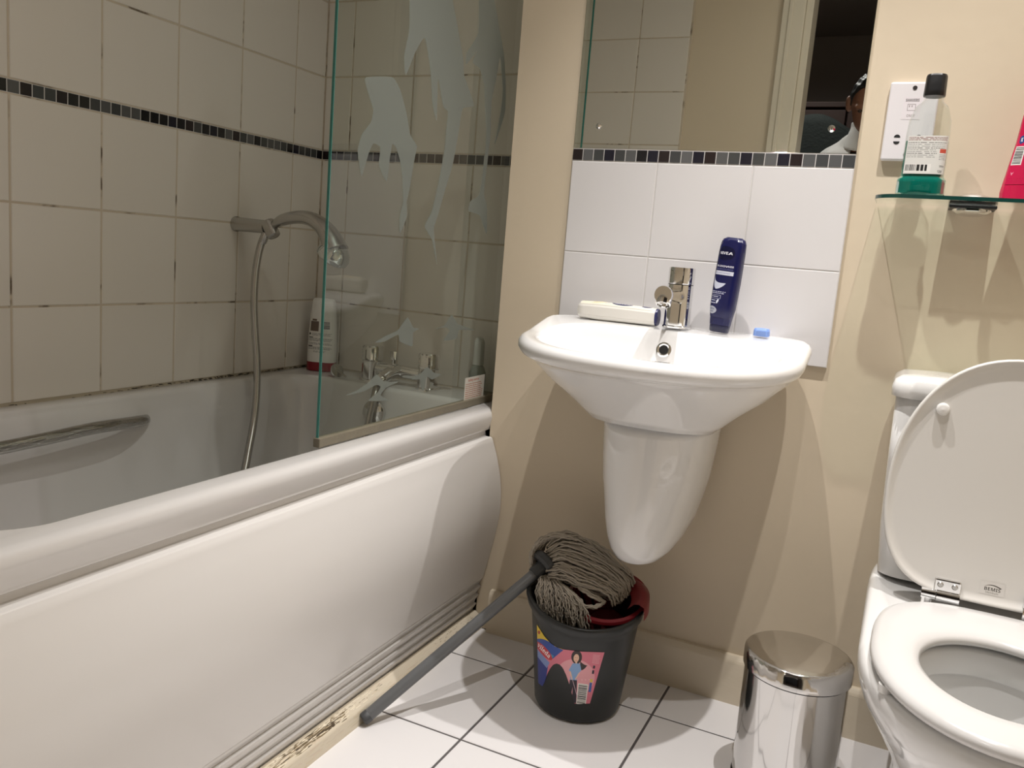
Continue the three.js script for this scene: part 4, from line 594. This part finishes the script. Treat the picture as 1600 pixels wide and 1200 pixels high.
  for (let k = 0; k < 9; k++) strand([V(1.04, 0.268, 0.226), V(1.075, 0.254, 0.222), V(1.090, 0.246, 0.212), V(1.082, 0.238, 0.224), V(1.06, 0.236, 0.236), V(1.035, 0.240, 0.242)], 0.007); // the curl
  const y = mesh('yarn', merge(gs), yarn, t); y.userData.kind = 'stuff'; y.userData.label = 'grey cotton yarn strands';
}

// ---------------------------------------------------------------- the room behind the doorway, seen in the mirror
{
  const t = thing('wooden_cabinet', 'dark red-brown wooden cabinet seen in the mirror behind the person', 'cabinet');
  const wood = mat([0.034, 0.012, 0.008], 0.6);
  const x0 = 0.55, x1 = 1.75, z0 = 2.95, z1 = 3.40, H = 1.835;
  mesh('body', rbox(x0, x1, 0.06, H - 0.03, z0 + 0.02, z1, 0.004), wood, t);
  mesh('top', rbox(x0 - 0.02, x1 + 0.02, H - 0.03, H, z0 - 0.01, z1 + 0.01, 0.005), wood, t);
  mesh('plinth', rbox(x0 + 0.03, x1 - 0.03, 0, 0.06, z0 + 0.04, z1 - 0.02, 0.003), wood, t);
  for (const k of [0, 1]) { const a = mix(x0, x1, k / 2) + 0.006, b = mix(x0, x1, (k + 1) / 2) - 0.006, d = mesh('door', rbox(a, b, 0.07, H - 0.04, z0, z0 + 0.02, 0.003), wood, t); mesh('handle', cyl([k ? a + 0.03 : b - 0.03, 0.95, z0 - 0.02], [k ? a + 0.03 : b - 0.03, 1.07, z0 - 0.02], 0.006), M.chromeDull, d); }
  const c = thing('hanging_coat', 'dark green-grey coat hanging on the cabinet front, seen in the mirror', 'coat');
  const cloth = mat([0.020, 0.025, 0.024], 0.95, { bumpMap: noiseTex(128, (u, v) => fbm(u, v, 16, 3), 8), bumpScale: 0.002 });
  mesh('body', loft(Array.from({ length: 25 }, (_, j) => { const v = j / 24, y = mix(0.62, 1.720, v), w = mix(0.38, 0.36, v) * Math.sqrt(Math.min(1, (1 - v) * 5 + 0.12)), dp = mix(0.10, 0.07, v); return Array.from({ length: 60 }, (_, i) => { const a = i / 60 * 2 * Math.PI, f = 1 + 0.10 * Math.sin(a * 9 + v) * (1 - v * 0.6); return [1.02 + w * Math.cos(a), y - 0.02 * Math.cos(a * 2) * v, z0 - 0.125 + dp * sup(Math.sin(a), 0.8) * f]; }); }), { capA: true, capB: true }), cloth, c);
}
// distance-field mesher (naive surface nets)
function nets(f, lo, hi, cell) {
  const n = lo.map((a, k) => Math.ceil((hi[k] - a) / cell) + 1), id = (i, j, k) => (k * n[1] + j) * n[0] + i, F = new Float32Array(n[0] * n[1] * n[2]);
  for (let k = 0; k < n[2]; k++) for (let j = 0; j < n[1]; j++) for (let i = 0; i < n[0]; i++) F[id(i, j, k)] = f(lo[0] + i * cell, lo[1] + j * cell, lo[2] + k * cell);
  const vid = new Int32Array(F.length).fill(-1), pos = [], idx = [];
  for (let k = 0; k < n[2] - 1; k++) for (let j = 0; j < n[1] - 1; j++) for (let i = 0; i < n[0] - 1; i++) {
    let m = 0, c = 0, p = [0, 0, 0]; const v = []; for (let q = 0; q < 8; q++) { v[q] = F[id(i + (q & 1), j + (q >> 1 & 1), k + (q >> 2))]; if (v[q] < 0) m |= 1 << q; }
    if (m === 0 || m === 255) continue;
    for (let a = 0; a < 8; a++) for (let b = 0; b < 3; b++) { const e = a ^ (1 << b); if (e < a || (v[a] < 0) === (v[e] < 0)) continue; const t = v[a] / (v[a] - v[e]); for (let q = 0; q < 3; q++) { const A = a >> q & 1, B = e >> q & 1; p[q] += A + (B - A) * t; } c++; }
    vid[id(i, j, k)] = pos.length / 3; pos.push(lo[0] + (i + p[0] / c) * cell, lo[1] + (j + p[1] / c) * cell, lo[2] + (k + p[2] / c) * cell);
  }
  const quad = (a, b, c, d, fl) => { if (a < 0 || b < 0 || c < 0 || d < 0) return; fl ? idx.push(a, c, b, b, c, d) : idx.push(a, b, c, b, d, c); };
  for (let k = 1; k < n[2] - 1; k++) for (let j = 1; j < n[1] - 1; j++) for (let i = 1; i < n[0] - 1; i++) {
    const s = F[id(i, j, k)] < 0;
    if (s !== F[id(i + 1, j, k)] < 0) quad(vid[id(i, j - 1, k - 1)], vid[id(i, j, k - 1)], vid[id(i, j - 1, k)], vid[id(i, j, k)], !s);
    if (s !== F[id(i, j + 1, k)] < 0) quad(vid[id(i - 1, j, k - 1)], vid[id(i, j, k - 1)], vid[id(i - 1, j, k)], vid[id(i, j, k)], s);
    if (s !== F[id(i, j, k + 1)] < 0) quad(vid[id(i - 1, j - 1, k)], vid[id(i, j - 1, k)], vid[id(i - 1, j, k)], vid[id(i, j, k)], !s);
  }
  const g = new THREE.BufferGeometry(); g.setAttribute('position', new THREE.Float32BufferAttribute(pos, 3)); g.setIndex(idx); g.computeVertexNormals(); return g;
}
const smin = (a, b, k) => { const h = Math.max(0, Math.min(1, 0.5 + 0.5 * (b - a) / k)); return b + (a - b) * h - k * h * (1 - h); };
function capsule(p, a, b, ra, rb) { const bx = b[0] - a[0], by = b[1] - a[1], bz = b[2] - a[2], px = p[0] - a[0], py = p[1] - a[1], pz = p[2] - a[2]; let h = (px * bx + py * by + pz * bz) / (bx * bx + by * by + bz * bz + 1e-9); h = h < 0 ? 0 : h > 1 ? 1 : h; return Math.hypot(px - bx * h, py - by * h, pz - bz * h) - (ra + (rb - ra) * h); }
const ell = (p, c, r) => { const x = (p[0] - c[0]) / r[0], y = (p[1] - c[1]) / r[1], z = (p[2] - c[2]) / r[2], k = Math.hypot(x, y, z); return (k - 1) * Math.min(...r); };
{ // the person taking the picture: stands in the dark room, facing the mirror (-z), head bowed
  const P = thing('person', 'person in white open-collared shirt with head bowed, seen in the mirror', 'person');
  const ox = 1.315, oz = 2.17; // body axis
  const L = (s) => ({ sh: [ox + s * 0.150, 1.425, oz + 0.02 - s * 0.10], el: [ox + s * 0.20, 1.16, oz + 0.06 - s * 0.10], wr: [ox + s * 0.13, 1.02, oz - 0.16], hip: [ox + s * 0.09, 0.93, oz], kn: [ox + s * 0.10, 0.50, oz - 0.01], an: [ox + s * 0.105, 0.085, oz + 0.02], toe: [ox + s * 0.125, 0.035, oz - 0.15] });
  const A = L(-1), B = L(1), bones = (inf, list) => p => { let d = 9; for (const [a, b, ra, rb, k = 0.03] of list) d = smin(d, capsule(p, a, b, ra + inf, rb + inf), k); return d; };
  const hc = [ox, 1.703, oz - 0.030];
  const BOW = 0.6, cb = Math.cos(BOW), sb = Math.sin(BOW), pv = [ox, 1.555, oz - 0.005];
  const unbow = p => { const y = p[1] - pv[1], z = p[2] - pv[2]; return [p[0], pv[1] + y * cb - z * sb, pv[2] + y * sb + z * cb]; };
  const head = p0 => { const p = unbow(p0); let d = ell(p, hc, [0.074, 0.098, 0.095]); d = smin(d, ell(p, [hc[0], hc[1] - 0.065, hc[2] - 0.03], [0.050, 0.055, 0.055]), 0.04); d = smin(d, capsule(p, [hc[0], hc[1] - 0.01, hc[2] - 0.092], [hc[0], hc[1] - 0.042, hc[2] - 0.108], 0.008, 0.013), 0.015); d = smin(d, ell(p, [hc[0], hc[1] + 0.015, hc[2] - 0.085], [0.05, 0.010, 0.012]), 0.02); d = smin(d, ell(p, [hc[0], hc[1] - 0.075, hc[2] - 0.085], [0.022, 0.010, 0.01]), 0.012);
    for (const s of [-1, 1]) { let e = ell(p, [hc[0] + s * 0.085, hc[1] - 0.012, hc[2] + 0.012], [0.016, 0.034, 0.022]); e = Math.max(e, -ell(p, [hc[0] + s * 0.100, hc[1] - 0.010, hc[2] + 0.006], [0.010, 0.020, 0.012])); d = smin(d, e, 0.008); d = Math.max(d, -ell(p, [hc[0] + s * 0.032, hc[1] + 0.002, hc[2] - 0.098], [0.018, 0.010, 0.010])); } return d; };
  const neck = p => capsule(p, [ox, 1.45, oz + 0.01], [ox, 1.60, oz - 0.01], 0.062, 0.055);
  const torso = [[[ox - 0.10, 1.36, oz], [ox + 0.10, 1.36, oz], 0.115, 0.115, 0.05], [[ox - 0.075, 1.12, oz], [ox + 0.075, 1.12, oz], 0.105, 0.105, 0.08], [[ox - 0.08, 0.95, oz], [ox + 0.08, 0.95, oz], 0.115, 0.115, 0.06], [[ox - 0.035, 1.51, oz + 0.02], A.sh, 0.05, 0.064, 0.05], [[ox + 0.035, 1.51, oz + 0.01], B.sh, 0.05, 0.064, 0.05]];
  const arms = [A, B].flatMap(q => [[q.sh, q.el, 0.056, 0.043], [q.el, q.wr, 0.041, 0.028]]), legs = [A, B].flatMap(q => [[q.hip, q.kn, 0.088, 0.058], [q.kn, q.an, 0.056, 0.04], [q.an, q.toe, 0.04, 0.032]]);
  const bodyF = bones(0, [...torso, ...arms, ...legs]);
  const skin = mat([0.27, 0.125, 0.075], 0.6);
  const hands = [A, B].map(q => { const s = q === A ? -1 : 1, w = q.wr, palm = [w[0] - s * 0.025, w[1] + 0.025, w[2] - 0.075], ch = [[w, palm, 0.026, 0.032]]; for (let f = 0; f < 4; f++) { const l = [0.060, 0.068, 0.064, 0.050][f], r0 = [palm[0] - s * 0.012, palm[1] + 0.030 - f * 0.019, palm[2] - 0.022], m = [r0[0] - s * l * 0.45, r0[1] + 0.004, r0[2] - l * 0.42]; ch.push([r0, m, 0.0095, 0.0088], [m, [m[0] - s * l * 0.55, m[1] - 0.004, m[2] + l * 0.12], 0.0088, 0.0075]); } const t0 = [palm[0] - s * 0.008, palm[1] + 0.02, palm[2] + 0.018], t1 = [t0[0] - s * 0.02, t0[1] + 0.032, t0[2] - 0.012]; ch.push([t0, t1, 0.012, 0.0105], [t1, [t1[0] - s * 0.022, t1[1] + 0.008, t1[2] - 0.02], 0.0105, 0.0085]); const fn = p => { let d = 9; ch.forEach(([a, b, ra, rb], i) => { d = smin(d, capsule(p, a, b, ra, rb), i ? 0.005 : 0.01); }); return d; }; return nets(fn, [w[0] - 0.13, w[1] - 0.07, w[2] - 0.17], [w[0] + 0.13, w[1] + 0.12, w[2] + 0.04], 0.0045); });
  mesh('body', merge([nets(p => 0, [0, 0, 0], [0.01, 0.01, 0.01], 0.01), nets((x, y, z) => { const p = [x, y, z]; return smin(bodyF(p), neck(p), 0.03); }, [ox - 0.40, -0.01, oz - 0.30], [ox + 0.40, 1.62, oz + 0.25], 0.015), nets((x, y, z) => { const p = [x, y, z]; return smin(head(p), neck(p), 0.03); }, [ox - 0.14, 1.45, oz - 0.26], [ox + 0.14, 1.84, oz + 0.12], 0.0045), ...hands].filter(g => g.index && g.index.count)), skin, P);
  const cover = (name, f, lo, hi, c, m) => mesh(name, nets((x, y, z) => f([x, y, z]), lo, hi, c), m, P);
  cover('hair', p0 => { const p = unbow(p0); const d = Math.min(ell(p, [hc[0], hc[1] + 0.012, hc[2] + 0.006], [0.082, 0.104, 0.098]), 9); const cut = 0.045 - (p[1] - hc[1]) * 0.55 - (hc[2] - 0.045 < p[2] ? (p[2] - hc[2] + 0.045) * 1.5 : (p[2] - hc[2] + 0.045) * 0.5); return Math.max(d + 0.003 * Math.sin(p[0] * 190) * Math.sin(p[1] * 90 + p[2] * 120), cut, hc[1] - 0.075 - p[1]); }, [ox - 0.12, 1.53, oz - 0.24], [ox + 0.12, 1.84, oz + 0.12], 0.005, mat([0.008, 0.0075, 0.0075], 0.5));
  const shirtF = bones(0.012, [...torso, ...arms.map(([a, b, ra, rb], i) => i % 2 ? [a, b.map((q, k) => mix(a[k], q, 0.93)), ra + 0.004, rb + 0.008] : [a, b, ra, rb])]);
  cover('shirt', p => { const d = shirtF(p), open = Math.max(Math.abs(p[0] - ox) - 0.055 * smooth(1.28, 1.46, p[1]) - 0.002, p[2] - oz, 1.27 - p[1]); return Math.max(d + 0.002 * Math.sin(p[0] * 60 + p[1] * 45), 0.90 - p[1], -open, p[1] - 1.575); }, [ox - 0.42, 0.88, oz - 0.26], [ox + 0.42, 1.60, oz + 0.24], 0.012, mat([0.74, 0.72, 0.70], 0.8));
  cover('collar', p => { const q = Math.hypot(p[0] - ox, (p[2] - oz - 0.005)), r = 0.068 + 0.30 * Math.max(0, 1.575 - p[1]); return Math.max(Math.abs(q - r) - 0.006, p[1] - 1.600 - 0.12 * (p[2] - oz), 1.50 - p[1] + 0.35 * (p[2] - oz), -(Math.max(Math.abs(p[0] - ox) - 0.024, p[2] - oz + 0.02))); }, [ox - 0.15, 1.40, oz - 0.16], [ox + 0.15, 1.64, oz + 0.15], 0.005, mat([0.76, 0.74, 0.72], 0.8));
  cover('vest', p => Math.max(bones(0.006, torso)(p), p[1] - 1.47, 1.20 - p[1], Math.abs(p[0] - ox) - 0.075), [ox - 0.12, 1.18, oz - 0.22], [ox + 0.12, 1.52, oz + 0.2], 0.012, mat([0.012, 0.012, 0.013], 0.8));
  cover('trousers', p => Math.max(bones(0.014, [...torso.slice(2, 3), ...legs.filter((_, i) => i % 3 < 2)])(p), p[1] - 0.98, 0.075 - p[1]), [ox - 0.30, 0.05, oz - 0.22], [ox + 0.30, 1.0, oz + 0.22], 0.014, mat([0.02, 0.022, 0.03], 0.85));
  for (const q of [A, B]) cover('shoe', p => Math.max(smin(capsule(p, [q.an[0], 0.05, q.an[2] + 0.03], q.toe, 0.048, 0.040), capsule(p, q.an, [q.an[0], 0.05, q.an[2]], 0.046, 0.046), 0.02), 0.001 - p[1]), [q.an[0] - 0.1, -0.01, oz - 0.24], [q.an[0] + 0.1, 0.16, oz + 0.14], 0.008, M.black);
  for (const s of [-1, 1]) { const e = new THREE.SphereGeometry(0.0115, 16, 12); { const y = hc[1] + 0.002 - pv[1], z = hc[2] - 0.081 - pv[2]; e.translate(hc[0] + s * 0.032, pv[1] + y * cb + z * sb, pv[2] - y * sb + z * cb); } mesh('eye', e, mat([0.05, 0.03, 0.02], 0.1), P); }
}
renderer.render(scene, camera);
